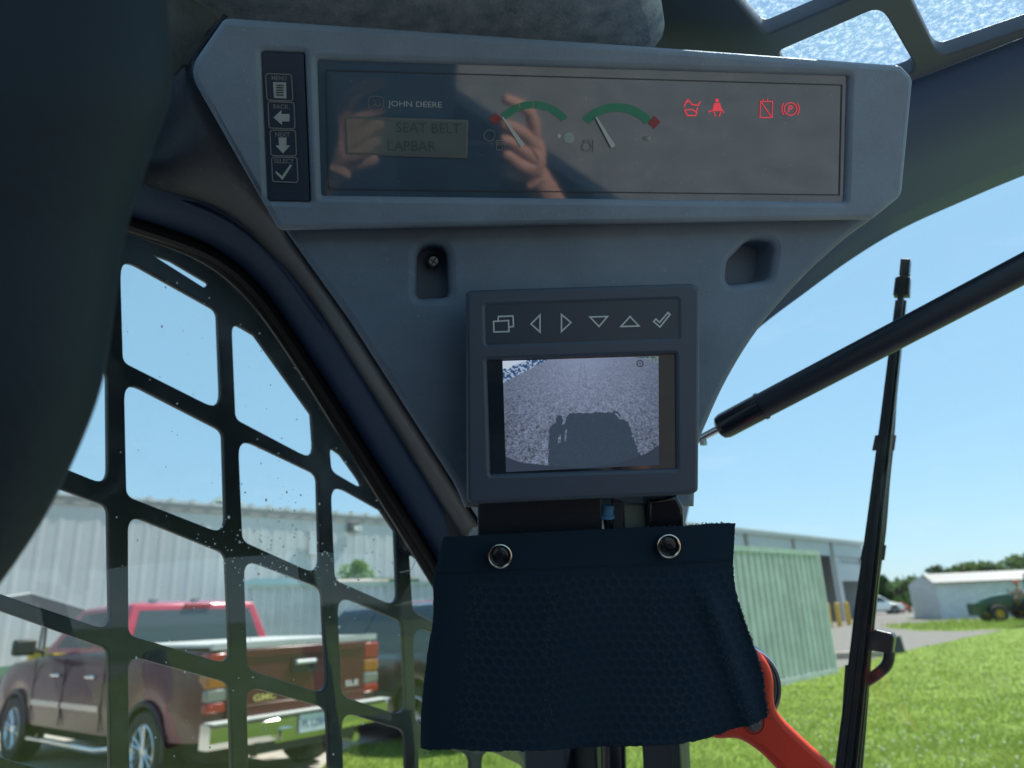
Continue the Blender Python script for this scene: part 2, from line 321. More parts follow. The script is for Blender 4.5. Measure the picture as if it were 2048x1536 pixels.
# ------------------------------------------------------------------ the cab: directions and planes
CABH = R(32.0)
MF = np.array([math.sin(CABH), math.cos(CABH), 0]); ML = np.array([-math.cos(CABH), math.sin(CABH), 0]); UP = np.array([0, 0, 1.])
def side(c): return Plane(EYE + ML * c, MF, -ML)
def front(c): return Plane(EYE + MF * c, -ML, -MF)
def level(z): return Plane(EYE + UP * z, -ML, -UP)
_w = unit(ray(830, 310))        # the console faces the operator
_c = EYE + _w * .525; DP = Plane(_c, ray(1690, 283) * 1.0 - ray(640, 256) * 1.0, -_w); DP = Plane(_c, DP.hit(1690, 278) - DP.hit(640, 255), -_w)
DL = plane3(DP.hit(570, 445, -.018), DP.hit(1740, 440, -.018), atd(1165, 1000, .555))
MP = plane3(atd(935, 790, .492), atd(1398, 775, .500), atd(1165, 1010, .495))

def build_cab():
    cab = tag(empty('loader_cab', EYE + MF * .3 - UP * .9), 'dark grey loader cab interior with side window, roof hatch and front window', 'vehicle cab')
    S57, S60, S66 = side(.57), side(.60), side(.66); F93, F96 = front(.93), front(.96); RZ = level(.46); LZ = level(.425)
    # wall above the side window and the trim that frames it
    e2 = smoothline([(150, 305), (270, 338), (420, 395), (530, 480), (640, 622), (760, 810), (890, 1020), (1010, 1210), (1130, 1420), (1250, 1640)])
    e3 = smoothline([(120, 395), (245, 435), (410, 492), (512, 570), (598, 690), (715, 872), (848, 1085), (945, 1245), (1055, 1440), (1150, 1640)])
    e4 = smoothline([(115, 415), (243, 460), (400, 520), (494, 594), (575, 702), (690, 885), (824, 1100), (920, 1258), (1030, 1455), (1125, 1650)])
    a = [side(.545).hit(*p) for p in e2]; c = [S60.hit(*p) for p in e3]
    mid1 = [(p * .66 + q * .34) - ML * .012 for p, q in zip(a, c)]; mid2 = [(p * .3 + q * .7) - ML * .016 for p, q in zip(a, c)]; mid3 = [(p * .08 + q * .92) - ML * .006 for p, q in zip(a, c)]
    loft('window_trim', [a, mid1, mid2, mid3, c], 'trim', cab, 70)
    # molded groove line along the trim
    mm = [(p * .5 + q * .5) - ML * .019 for p, q in zip(a, c)][9:26]
    Mb().tube(mm, [.0005] + [.0035] * (len(mm) - 2) + [.0005], 8).build('trim_ridge', 'trim', cab)
    b = Mb(); s1 = [S60.hit(*p) - ML * .004 for p in e3]; s2 = [S60.hit(*p) - ML * .002 for p in e4]
    b.tube([(p + q) / 2 for p, q in zip(s1, s2)], .0075, 10, up=ML).build('window_seal', 'rubber', cab)
    loft('seal_lip', [[p + ML * .001 for p in s1], [(p + q) / 2 + ML * .002 for p, q in zip(s1, s2)], [q + ML * .004 for q in s2]], 'rubber', cab, 70, .006)
    wallpx = [(-260, 170), (150, 300)] + [tuple(p) for p in e2[6:44]] + [(1120, 1640), (990, 1000), (990, -500), (-260, -500)]
    prism('upper_side_wall', [(p[0], p[1]) for p in wallpx], side(.592), -.02, 0, 'dark', cab)
    # side window glass and its dried drops
    g = [(-250, 280), (150, 370)] + [tuple(p) for p in e3[7:]] + [(1180, 1800), (-250, 1800)]
    gl = pane_sheet('side_glass', g, side(.606), 'side', cab)
    b = Mb(); sp = side(.6058)
    for k in range(330):
        if k < 210: x, y = random.gauss(560, 120), random.gauss(1085, 60)
        else: x, y = random.uniform(240, 800), random.uniform(560, 1530)
        if x < 120 or x > 560 + (y - 640) * .58: continue
        rr = abs(random.gauss(.7, .7)) + .45; rr = min(rr, 2.6)
        el = random.uniform(.7, 1.6); ring = circ(x, y, rr, 7, ry=rr * el); b.add([sp.hit(*q, .0006) for q in ring], [tuple(range(7))])
    tag(b.build('dried_drops', 'speck', gl, smooth=0), kind='stuff')
    # wipe streaks / scratches on the glass
    tag(strokes('glass_scratches', [([(690, 880), (712, 902), (726, 930)], False), ([(795, 1060), (812, 1083), (838, 1120)], False), ([(838, 1110), (822, 1140), (800, 1145)], False), ([(588, 735), (600, 742)], False)], 1.4, sp, .0008, 'speck', gl, .0001), kind='stuff')
    # laser cut guard plate outside the glass
    cells = [[(60, 470), (208, 540), (211, 690), (60, 620)], [(60, 672), (215, 743), (217, 972), (60, 908)], [(-80, 905), (217, 1012), (221, 1262), (-80, 1160)], [(-80, 1192), (218, 1298), (222, 1580), (-80, 1490)],
             [(241, 512), (436, 621), (444, 823), (247, 724)], [(249, 760), (447, 862), (453, 1070), (254, 992)], [(257, 1028), (453, 1107), (462, 1330), (258, 1270)], [(257, 1310), (460, 1366), (467, 1612), (260, 1560)],
             [(464, 642), (511, 670), (624, 828), (631, 922), (472, 838)], [(477, 873), (636, 949), (641, 1152), (486, 1082)], [(488, 1117), (645, 1176), (656, 1390), (496, 1338)], [(493, 1371), (655, 1416), (664, 1650), (500, 1600)],
             [(660, 893), (684, 910), (738, 986), (664, 942)], [(662, 964), (762, 1020), (791, 1062), (797, 1215), (671, 1160)], [(675, 1189), (806, 1243), (813, 1434), (684, 1392)], [(684, 1422), (811, 1461), (818, 1690), (690, 1640)],
             [(819, 1105), (836, 1118), (925, 1250), (925, 1275), (826, 1222)], [(827, 1248), (930, 1292), (937, 1482), (832, 1448)], [(837, 1474), (941, 1510), (946, 1720), (842, 1700)], [(963, 1492), (1050, 1532), (1090, 1720), (968, 1720)]]
    # corner sizes: generous where two bars meet, tight where the plate edge cuts a cell off
    outer = [(-250, 300), (200, 395), (300, 440), (420, 510), (510, 590), (560, 660), (700, 850), (870, 1110), (980, 1290), (1120, 1540), (1230, 1760), (-250, 1800)]
    gp = prism('window_guard', outer, S66, -.006, 0, 'guard', cab, bev=.0012, holes=[roundpoly(q, [24, 24, 24, 24] if len(q) == 4 else [22, 10, 6, 20, 22], 6) for q in cells] + [roundpoly([(297, 504), (345, 522), (421, 567), (409, 575)], 5)])
    # latch on the guard
    b = Mb(); hp = side(.652)
    for q in ([(816, 1098), (838, 1098), (838, 1112), (816, 1112)], [(838, 1103), (848, 1103), (848, 1116), (838, 1116)], [(806, 1101), (816, 1101), (816, 1109), (806, 1109)]):
        b.add([hp.hit(*p, .008) for p in q] + [hp.hit(*p, -.008) for p in q], [(0, 1, 2, 3), (7, 6, 5, 4), (0, 4, 5, 1), (1, 5, 6, 2), (2, 6, 7, 3), (3, 7, 4, 0)])
    b.build('guard_latch', 'black', cab)
    # roof: frame plate with hatch openings, dirty pane, felt headliner
    o1 = roundpoly([(1533, 70), (1372, -122), (1285, -300), (1270, -730), (1500, -760), (1540, -480), (1600, -262), (1712, -6)], [22, 10, 20, 40, 30, 10, 10, 10]); o2 = roundpoly([(1556, 104), (1762, 14), (1836, 142), (1700, 190), (1590, 180)], [14, 34, 18, 8, 8]); o3 = roundpoly([(1878, 116), (1722, -205), (1640, -450), (1590, -810), (1400, -880), (1400, -1250), (2380, -1290), (2280, -300), (2200, 8)], [28, 12, 10, 30, 30, 40, 40, 20, 20])
    rf = [(300, -1350), (2600, -1400), (2500, -120), (2300, -22), (2048, 76), (1832, 160), (1640, 240), (300, 240)]
    fr = prism('roof_frame', rf, RZ, -.016, 0, 'roofsteel', cab, bev=.002, holes=[o1, o2, o3])
    pane_sheet('hatch_pane', [(1200, -820), (1300, -1320), (2480, -1340), (2330, -300), (2260, 60), (1840, 175), (1520, 215), (1330, -120)], level(.482), 'hatch', fr)
    # rest of the roof, over the seat and to the rear
    q0, q1 = RZ.hit(300, -1350), RZ.hit(2600, -1400)
    rr_ = Mb(); far = [q0 + UP * .001, q1 + UP * .001, q1 - MF * .55 + UP * .001, q0 - MF * .75 + UP * .001]
    rr_.add(far + [p + UP * .02 for p in far], [(0, 1, 2, 3), (7, 6, 5, 4), (0, 4, 5, 1), (1, 5, 6, 2), (2, 6, 7, 3), (3, 7, 4, 0)]); rr_.build('roof_panel', 'roofsteel', cab)
    # felt headliner: a soft sheet that sags a little
    bpx = [(360, 130), (1290, 140), (1334, 80), (1326, 30), (1300, -40), (1270, -400), (330, -400)]
    top = roundpoly(bpx, [20, 40, 30, 30, 30, 5, 5]); hl = prism('headliner', top, LZ, -.03, 0, 'fuzz', cab, bev=.012)
    # frayed liner edge beside the console
    tl = [(260, -120), (470, -140), (446, 0), (434, 26), (436, 44), (418, 66), (416, 84), (404, 98), (404, 110), (388, 124), (384, 140), (370, 132), (356, 150), (348, 150), (346, 172), (342, 192), (334, 206), (322, 214), (312, 226), (250, 200)]
    prism('torn_liner', tl, side(.40), -.006, 0, 'liner', cab, bev=.002)
    # front header between hatch and front window and the corner it runs into
    lo = smoothline([(1400, 800), (1441, 724), (1478, 690), (1535, 640), (1600, 590), (1700, 516), (1800, 455), (1920, 400), (2048, 346), (2300, 250)], 5)
    up = [(1330, 560), (1400, 430), (1500, 330), (1600, 260), (1700, 210), (1832, 158), (2048, 74), (2300, -26)]
    A = [level(.462).hit(*p) for p in up]; B = [F93.hit(*p) for p in lo]; n = 50; A, B = resample(A, n), resample(B, n)
    loft('front_header', [A, A * .93 + B * .07 - UP * .016, A * .5 + B * .5 - UP * .012, A * .15 + B * .85 - UP * .002, B], 'header', cab, n, .006)
    jag = [np.array(p) + np.array([0, random.uniform(-1.6, 2.2)]) for p in smoothline(lo[5:], 3)]
    loft('front_seal', [[F93.hit(*p) + UP * .004 for p in jag], [F93.hit(p[0] - 2, p[1] - 12) for p in jag]], 'rubber', cab, len(jag), .005, 0)
    pane_sheet('front_glass', [(1000, 2000), (1000, 900), (1380, 780)] + [(p[0] + 2, p[1] - 8) for p in lo[3:]] + [(2500, 200), (2500, 2000)], F96, 'front', cab)
    # corner post and door edge below the fabric flap
    fp = front(.90)
    prism('corner_post', [(1046, 1480), (1130, 1476), (1140, 1760), (1056, 1760)], fp, -.05, 0, 'black', cab, bev=.004)
    prism('corner_post', [(1130, 1476), (1192, 1474), (1200, 1760), (1140, 1760)], fp, -.06, -.02, 'guard', cab, bev=.003)
    Mb().tube([fp.hit(1226, 1440), fp.hit(1232, 1760)], .0155, 16).build('hose', 'blackg', cab)
    prism('door_edge', [(1282, 1470), (1356, 1466), (1368, 1760), (1296, 1760)], fp, -.05, -.01, 'black', cab, bev=.003)
    prism('door_edge', [(1340, 1466), (1358, 1466), (1372, 1760), (1352, 1760)], fp, -.008, .004, 'guard', cab, bev=.002)
    # lower corner casting visible left of the monitor mount
    prism('corner_cover', [(900, 985), (1000, 1000), (1380, 1010), (1370, 1058), (1300, 1100), (960, 1200), (925, 1075)], side(.53), -.02, 0, 'dark', cab, bev=.003)
    # unseen walls, floor and sills, added and sized to shade the dash
    def cabbox(nm, l0, l1, m0, m1, z0, z1):
        c = [EYE + ML * l + MF * m + UP * z for z in (z0, z1) for l, m in ((l0, m0), (l1, m0), (l1, m1), (l0, m1))]; mesh(nm, c, [(0, 3, 2, 1), (4, 5, 6, 7), (0, 1, 5, 4), (1, 2, 6, 5), (2, 3, 7, 6), (3, 0, 4, 7)], 'dark', cab, smooth=0)
    cabbox('rear_side_shade_wall', .62, .66, -.60, .08, -1.0, .46); cabbox('rear_shade_wall', .26, .619, -.62, -.58, -1.0, .46); cabbox('rear_shade_wall', -.62, .259, -.62, -.58, -1.0, -.28); cabbox('rear_shade_wall', -.62, -.12, -.62, -.58, -.279, .46); cabbox('shade_floor', -.62, .62, -.58, .80, -1.04, -1.0); cabbox('right_shade_sill', -.66, -.62, -.62, .80, -1.04, -.42); cabbox('left_shade_sill', .621, .66, .081, .80, -1.04, -.62)
    # near, out of focus padded post at the left edge: swept section
    edge = smoothline([(318, -170), (324, 0), (334, 110), (332, 195), (304, 275), (280, 345), (241, 468), (222, 600), (196, 760), (150, 890), (92, 1010), (30, 1110), (-60, 1230), (-180, 1370)], 6)
    rows = []
    for k in range(13):
        t = k / 12 * math.pi * .62
        rows.append([atd(p[0], p[1], .235) + np.array([-1, 0, 0]) * (1 - math.cos(t)) * .085 - unit(ray(*p)) * math.sin(t) * .05 for p in edge])
    rows.append([p + np.array([-.16, .02, 0]) for p in rows[-1]])
    back = [[atd(p[0], p[1], .235) + np.array([-1, 0, 0]) * k * .07 + unit(ray(*p)) * (.012 + k * .03) for p in edge] for k in (2, 1, .3)]
    loft('padded_post', back + rows, mat('dark padding', (.0075, .019, .030), .7, bump=.2, bscale=300), cab, 70, .003)['label'] = 'dark padded post close to the lens'
    return cab
CAB = build_cab()

# ------------------------------------------------------------------ instrument console
def build_console():
    con = tag(empty('instrument_console', DP.hit(1165, 600, -.06)), 'grey overhead instrument console with gauges and red warning lamps', 'dashboard')
    rc = smoothline([(1790, 404), (1752, 436), (1690, 482), (1600, 566), (1520, 660), (1462, 752), (1422, 836), (1398, 905), (1392, 1016)], 6)
    up = [(446, 34), (1300, 92), (1806, 130), (1830, 156), (1807, 392), (1748, 440), (556, 462), (372, 140)]
    lens = [(634, 120), (1698, 152), (1691, 404), (642, 391)]
    strip = [(524, 104), (607, 107), (619, 402), (537, 400)]
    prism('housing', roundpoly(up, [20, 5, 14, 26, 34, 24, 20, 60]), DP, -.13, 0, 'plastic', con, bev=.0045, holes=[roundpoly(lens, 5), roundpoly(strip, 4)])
    low = [(548, 432), (1700, 420)] + [tuple(p) for p in rc] + [(930, 1018), (905, 965), (700, 645)]
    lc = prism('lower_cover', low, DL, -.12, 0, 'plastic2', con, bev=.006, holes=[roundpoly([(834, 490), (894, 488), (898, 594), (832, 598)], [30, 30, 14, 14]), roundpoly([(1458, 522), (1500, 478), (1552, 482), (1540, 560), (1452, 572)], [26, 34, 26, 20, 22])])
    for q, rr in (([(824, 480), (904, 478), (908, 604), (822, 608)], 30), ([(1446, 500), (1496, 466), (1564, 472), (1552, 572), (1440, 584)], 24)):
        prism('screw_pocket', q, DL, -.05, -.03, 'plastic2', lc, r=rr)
    b = Mb(); c = DL.hit(867, 523, -.022); b.lathe([(.0001, .004), (.0035, .004), (.0052, .0022), (.0054, 0), (.0054, -.012)], c, DL.n, 18).build('screw', 'zinc', lc)
    strokes('screw_slot', [([(860, 518), (874, 528)], False), ([(872, 515), (862, 531)], False)], 2.5, DL, -.0178, 'black', lc, .0003)
    # side skin that runs from the console back to the window trim
    eA = [(DP.hit(*p, -.007) if p[1] < 448 else DL.hit(*p, -.005)) for p in smoothline([(452, 30), (388, 142), (470, 290), (566, 452), (640, 560), (705, 652), (905, 965), (960, 1050)], 5)]
    eB = [side(.552).hit(*p) for p in smoothline([(300, 60), (235, 200), (250, 345), (425, 408), (524, 488), (640, 622), (880, 1005), (940, 1100)], 5)]
    eA, eB = resample(eA, 60), resample(eB, 60); k = unit(np.cross(DP.n, [0, 0, 1.]))
    loft('side_skin', [eA, eA * .8 + eB * .2 + ray(700, 700) * .02, eA * .4 + eB * .6 + ray(700, 700) * .035, eB], 'dark', con, 60, .003)
    # membrane strip with its four keys
    prism('button_strip', strip, DP, -.006, -.0012, 'strip', con, r=4)
    Z = -.0011
    keys = [((531, 147), (583, 149), (586, 202), (534, 200)), ((536, 203), (588, 205), (590, 258), (538, 256)), ((540, 260), (591, 261), (593, 312), (542, 311)), ((543, 314), (594, 315), (596, 365), (545, 363))]
    caps = [('MENU', 558, 156, 30), ('BACK', 562, 213, 31), ('NEXT', 565, 269, 29), ('SELECT', 568, 322, 40)]
    for i, (q, (s, x, y, w)) in enumerate(zip(keys, caps)):
        bt = prism('button', roundpoly(q, 6), DP, Z, Z + .0006, 'strip', con, bev=.0002); z = Z + .0007
        strokes('outline', [(roundpoly(q, 6, 4), True)], 2.2, DP, z, 'printdim', bt)
        text('caption', s, x, y, w, 9, DP, z, 'printdim', bt, .015)
        if i == 0:
            fills('symbol', [[(546, 164), (572, 165), (573, 197), (548, 196)]], DP, z, 'print', bt); strokes('symbol_lines', [([(552, 170 + 5 * k), (567, 170.5 + 5 * k)], False) for k in range(5)], 2, DP, z + .0004, 'strip', bt)
        elif i == 1: fills('symbol', [[(547, 235), (563, 220), (563, 228), (579, 228), (579, 243), (564, 243), (564, 250)]], DP, z, 'print', bt)
        elif i == 2: fills('symbol', [[(557, 275), (573, 275), (573, 291), (580, 291), (566, 307), (551, 291), (558, 291)]], DP, z, 'print', bt)
        else: fills('symbol', [[(552, 342), (564, 352), (581, 328), (584, 331), (565, 360), (551, 346)]], DP, z, 'print', bt)
    # smoked lens, set into the housing
    le = prism('lens', [(630, 116), (1702, 148), (1695, 408), (638, 395)], DP, -.008, -.0035, 'lens', con)
    z = -.0034
    strokes('bezel_line', [([(652, 140), (1684, 170), (1679, 390), (657, 378)], True)], 2.2, DP, z, 'groove', le)
    # emblem (outlined shield with a leaping animal) and maker's name
    strokes('emblem', [(roundpoly([(738, 194), (752, 192), (766, 195), (768, 207), (764, 219), (752, 222), (740, 218), (736, 206)], 5, 3), True), ([(744, 213), (750, 209), (757, 212), (762, 209)], False), ([(747, 200), (751, 204), (750, 209)], False)], 1.6, DP, z, 'printdim', le)
    text('maker_name', 'JOHN DEERE', 830, 210, 108, 15, DP, z, 'print', le, .008)
    # grey green display with two lines of segments
    lcd = prism('message_display', [(687, 232), (937, 240), (935, 316), (691, 309)], DP, z, z + .0006, 'lcdframe', con, r=3)
    fills('display_face', [[(692, 237), (933, 244), (931, 312), (695, 305)]], DP, z + .0008, 'lcd', lcd, .0002)
    text('display_text', 'SEAT BELT', 857, 256, 128, 20, DP, z + .0012, 'lcdtext', lcd, .0); text('display_text', 'LAPBAR', 824, 292, 96, 20, DP, z + .0012, 'lcdtext', lcd, .0)
    def gauge(cx, cy, r0, r1, segs, red, tip, base, dots, lines):
        g = fills('gauge', [circ(cx, cy, r1, 14, a, b_) + circ(cx, cy, r0, 14, b_, a) for a, b_ in segs], DP, z, 'green', con)
        g['label'] = 'green gauge arc with white needle'
        fills('red_mark', [red], DP, z, 'redp', g)
        d = unit(np.array(tip) - base); nn = np.array([-d[1], d[0]]); tip, base = np.array(tip), np.array(base)
        fills('needle', [[base + nn * 5, base - nn * 5, tip - nn * 1.8, tip + nn * 1.8]], DP, z + .0012, 'needle', g, .001)
        for (x, y, r_, f_) in dots: fills('dot_or_glint', [circ(x, y, r_, 16)], DP, z + .0002, f_, g)
        strokes('gauge_symbol', lines, 1.8, DP, z + .0002, 'printdim', g)
    gauge(1066, 294, 77, 92, [(41, 68), (69.5, 88), (89.5, 107), (108.5, 134)], [(991, 226), (1003, 236), (991, 250), (978, 238)], (1005, 234), (1046, 292), [(1138, 276, 11, 'print'), (1118, 272, 4, 'needle')],  # small pale disc beside the white dot is a painted glint
          [(circ(979, 271, 11), True), ([(993, 281), (1005, 281), (1005, 300), (993, 300)], True), ([(996, 285), (1002, 285), (1002, 290), (996, 290)], True), ([(1005, 287), (1010, 289), (1010, 298)], False)])
    gauge(1234, 299, 76, 93, [(42, 138)], [(1308, 231), (1321, 244), (1308, 258), (1296, 246)], (1192, 234), (1227, 294), [(1298, 277, 4, 'print'), (1291, 277, 4, 'printdim')],
          [(circ(1173, 293, 9), True), ([(1168, 284), (1168, 280), (1179, 280), (1179, 284)], False), ([(1186, 280), (1186, 304)], False)])
    # four red warning lamps
    w = tag(strokes('warning_lamp', [([(1368, 214), (1371, 205), (1379, 202), (1384, 209), (1396, 211), (1401, 203)], False), ([(1372, 204), (1377, 198)], False), ([(1369, 220), (1384, 219), (1392, 224), (1395, 215)], False), ([(1369, 221), (1375, 231), (1391, 231), (1394, 224)], False)], 2.6, DP, z, 'led', con), 'red seat bar warning lamp')
    w = tag(fills('warning_lamp', [circ(1434, 201, 4, 10), [(1428, 206), (1440, 206), (1445, 222), (1424, 222)]], DP, z, 'led', con), 'red seat belt warning lamp')
    strokes('lamp_lines', [([(1416, 224), (1424, 221), (1445, 221), (1448, 226)], False), ([(1427, 223), (1431, 233)], False), ([(1442, 223), (1438, 233)], False)], 2.2, DP, z, 'led', w)
    tag(strokes('warning_lamp', [([(1521, 203), (1545, 203), (1544, 235), (1520, 235)], True), ([(1522, 204), (1543, 234)], False), ([(1526, 202), (1526, 198)], False), ([(1535, 202), (1535, 197)], False)], 2, DP, z, 'led', con), 'red crossed box warning lamp')
    w = tag(strokes('warning_lamp', [(circ(1581, 218, 12.5, 24), True), (circ(1581, 218, 17.5, 10, 140, 220), False), (circ(1581, 218, 17.5, 10, -40, 40), False)], 2, DP, z, 'led', con), 'red parking brake warning lamp')
    text('lamp_letter', 'P', 1581, 218, 9, 14, DP, z, 'led', w)
    return con
CON = build_console()

# ------------------------------------------------------------------ camera monitor on its bracket
def build_monitor():
    mo = tag(empty('camera_monitor', MP.hit(1165, 1060, -.02)), 'grey monitor showing gravel and the machine shadow, under the console', 'monitor')
    shell = [(931, 580), (1388, 566), (1401, 580), (1398, 984), (1382, 990), (943, 1009), (934, 1000)]
    scr = [(974, 721), (1351, 708), (1353, 937), (981, 949)]; keyp = [(972, 613), (1355, 600), (1356, 674), (974, 687)]
    prism('shell', roundpoly(shell, [16, 20, 8, 20, 8, 10, 8]), MP, -.022, 0, 'bezel', mo, bev=.0028, holes=[roundpoly(scr, 3), roundpoly(keyp, 3)])
    prism('back_shell', roundpoly([(955, 600), (1375, 588), (1376, 968), (962, 988)], 20), MP, -.036, -.0225, 'black', mo, bev=.003)
    prism('key_strip', [(968, 609), (1359, 596), (1360, 678), (970, 691)], MP, -.006, -.0009, 'bezel2', mo)
    z = -.0008; K = lambda nm, lines, w=3.0: strokes('key_symbol', lines, w, MP, z, 'outline', mo)
    K(0, [([(987, 643), (1017, 641), (1018, 663), (988, 664)], True), ([(996, 641), (997, 633), (1026, 632), (1027, 653), (1019, 654)], False)])
    K(1, [([(1080, 630), (1080, 664), (1062, 648)], True)]); K(2, [([(1123, 629), (1142, 645), (1123, 663)], True)])
    K(3, [([(1180, 634), (1215, 633), (1198, 653)], True)]); K(4, [([(1242, 653), (1278, 652), (1260, 633)], True)])
    K(5, [([(1307, 643), (1312, 638), (1319, 645), (1336, 625), (1340, 629), (1320, 654)], True)])
    sc_ = prism('screen', [(970, 717), (1355, 704), (1357, 941), (977, 953)], MP, -.008, -.0028, 'screenoff', mo)
    z = -.0027
    # the camera picture: gravel track with wheel ruts, the machine's own shadow, fender and a row of trees
    NX, NY = 300, 215; gx, gy = np.meshgrid(np.linspace(0, 1, NX), np.linspace(0, 1, NY)); A_, B_, C_, D_ = (np.array(q) for q in ((1005, 722), (1317, 712), (1318, 930), (1012, 944)))
    PX = (A_ * ((1 - gx) * (1 - gy))[..., None] + B_ * (gx * (1 - gy))[..., None] + C_ * (gx * gy)[..., None] + D_ * ((1 - gx) * gy)[..., None]); x, y = PX[..., 0], PX[..., 1]
    rs = np.random.RandomState(11); tab = rs.rand(256, 256)
    def vn(u, v):
        iu, iv = np.floor(u).astype(int), np.floor(v).astype(int); fu, fv = u - iu, v - iv; fu, fv = fu * fu * (3 - 2 * fu), fv * fv * (3 - 2 * fv); T = lambda a, b: tab[a % 256, b % 256]
        return (T(iu, iv) * (1 - fu) + T(iu + 1, iv) * fu) * (1 - fv) + (T(iu, iv + 1) * (1 - fu) + T(iu + 1, iv + 1) * fu) * fv
    bow = ((x - 1165) / 155) ** 2; yy = y - 13 * (1 - bow) + 6; dp = np.clip(yy - 690, 12, None); gu = (x - 1165) / dp * 26; gv = 3400 / dp
    g1 = vn(x / 3.1, y / 2.6) * .5 + vn(x / 1.7 + 9, y / 1.6) * .5; g2 = vn(gu * 1.3, gv * .8); near = np.clip((y - 715) / 190, 0, 1)
    lum = .155 + (g1 - .5) * (.04 + .20 * near) + (g2 - .5) * .05 + .05 * np.exp(-((x - 1165) / 60) ** 2) * (1 - near) - .035 * near
    for c in (-2.6, 2.9): lum -= .035 * np.exp(-((gu - c) / .8) ** 2) * np.clip(1.2 - near * 2, 0, 1)
    lum *= 1 - .35 * np.clip(bow - .35, 0, 1)
    colr = np.clip(lum, .02, 1)[..., None] * np.array([.76, .93, 1.36])
    hz = 768 - (x - 1005) * .52; far = np.clip((hz - y) / 3, 0, 1)[..., None]; tr = vn(x / 3.0, y / 2.5); tc_ = np.where((tr > .52)[..., None], np.array([.03, .06, .13]), np.array([.22, .30, .42])); tc_ = np.where((y < hz - 20 - 10 * vn(x / 9, x / 50))[..., None], np.array([.36, .42, .52]), tc_)
    colr = colr * (1 - far) + tc_ * far; hz2 = 712 + (x - 1255) * .24; f2 = np.clip((hz2 - y) / 3, 0, 1)[..., None] * (x > 1255)[..., None]; colr = colr * (1 - f2) + np.where((tr > .5)[..., None], np.array([.05, .08, .10]), np.array([.12, .16, .17])) * f2
    sh = [(1094, 960), (1099, 858), (1104, 850), (1112, 846), (1113, 834), (1119, 829), (1125, 833), (1126, 848), (1131, 846), (1135, 830), (1139, 826), (1170, 826), (1200, 825), (1226, 824), (1228, 819), (1237, 826), (1246, 838), (1257, 843), (1268, 880), (1281, 912), (1284, 960)]
    def ins(poly, X, Y):
        c = np.zeros(X.shape, bool); Q = np.array(poly, float); j = len(Q) - 1
        for i in range(len(Q)): k = ((Q[i, 1] > Y) != (Q[j, 1] > Y)) & (X < (Q[j, 0] - Q[i, 0]) * (Y - Q[i, 1]) / (Q[j, 1] - Q[i, 1] + 1e-12) + Q[i, 0]); c ^= k; j = i
        return c
    jx, jy = x + (vn(x / 4, y / 4) - .5) * 4, y + (vn(x / 4 + 7, y / 4) - .5) * 4; m_ = ins(sh, jx, jy); dark = np.array([.028, .043, .066])
    for q in ([(1116, 886), (1117, 874), (1122, 868), (1122, 884)], [(1129, 884), (1130, 862), (1134, 856), (1132, 882)], [(1229, 826), (1234, 827), (1245, 839), (1239, 839)]): m_ &= ~ins(q, x, y)
    colr = np.where(m_[..., None], dark * (1 + .25 * (g1 - .5))[..., None], colr)
    fen = ins([(1000, 960), (1000, 908), (1040, 925), (1094, 931), (1170, 935), (1240, 926), (1290, 908), (1325, 886), (1325, 960)], x, y); colr = np.where(fen[..., None], np.array([.035, .05, .078]) * (1.3 - .6 * near)[..., None], colr)
    rr = np.hypot(x - 1280, y - 727); colr = np.where(((rr < 7.5) & (rr > 4.5) | (rr < 2))[..., None], colr * .35, colr)
    W3 = np.array([MP.hit(px_, py_, z) for px_, py_ in PX.reshape(-1, 2)]) - rootloc(sc_); idx = np.arange(NX * NY).reshape(NY, NX); f = np.stack([idx[:-1, :-1], idx[1:, :-1], idx[1:, 1:], idx[:-1, 1:]], -1).reshape(-1, 4)
    me = bpy.data.meshes.new('screen_picture'); me.from_pydata(W3.tolist(), [], f.tolist()); ca = me.attributes.new('picture', 'FLOAT_COLOR', 'POINT'); ca.data.foreach_set('color', np.concatenate([colr.reshape(-1, 3), np.ones((NX * NY, 1))], 1).ravel().astype(np.float32))
    pm = emit('screen picture', (1, 1, 1), 1.3); nt = pm.node_tree; an = nt.nodes.new('ShaderNodeAttribute'); an.attribute_name = 'picture'; nt.links.new(an.outputs['Color'], nt.nodes['Emission'].inputs[0]); finish('screen_picture', me, pm, sc_, 0)
    # bracket, plugs and cable end between monitor and flap
    B = plane3(atd(950, 1030, .535), atd(1370, 1030, .535), atd(1160, 1400, .54))
    prism('bracket', [(955, 985), (1205, 985), (1205, 1090), (955, 1090)], B, -.02, 0, 'black', mo, bev=.002)
    prism('bracket', [(1296, 1000), (1355, 990), (1368, 1016), (1372, 1090), (1296, 1090)], B, -.02, .004, 'blackg', mo, bev=.003)
    b = Mb(); c = B.hit(1216, 1010, -.004); b.tube([c, B.hit(1214, 1030, -.004)], .0048, 12); b.tube([B.hit(1213, 1030, -.004), B.hit(1213, 1036, -.004)], .0062, 12); b.build('blue_plug', 'blueplug', mo)
    Mb().tube([B.hit(1213, 1036, -.006), B.hit(1217, 1060, -.008), B.hit(1222, 1100, -.01)], .003, 8).build('cable', 'black', mo)
    prism('plug', [(1246, 1008), (1290, 1012), (1294, 1080), (1250, 1080)], B, -.018, -.006, 'plug', mo, bev=.0015); prism('plug', [(1224, 1000), (1247, 1006), (1248, 1085), (1226, 1085)], B, -.014, -.004, 'groove', mo, bev=.001)
    return mo
MON = build_monitor()

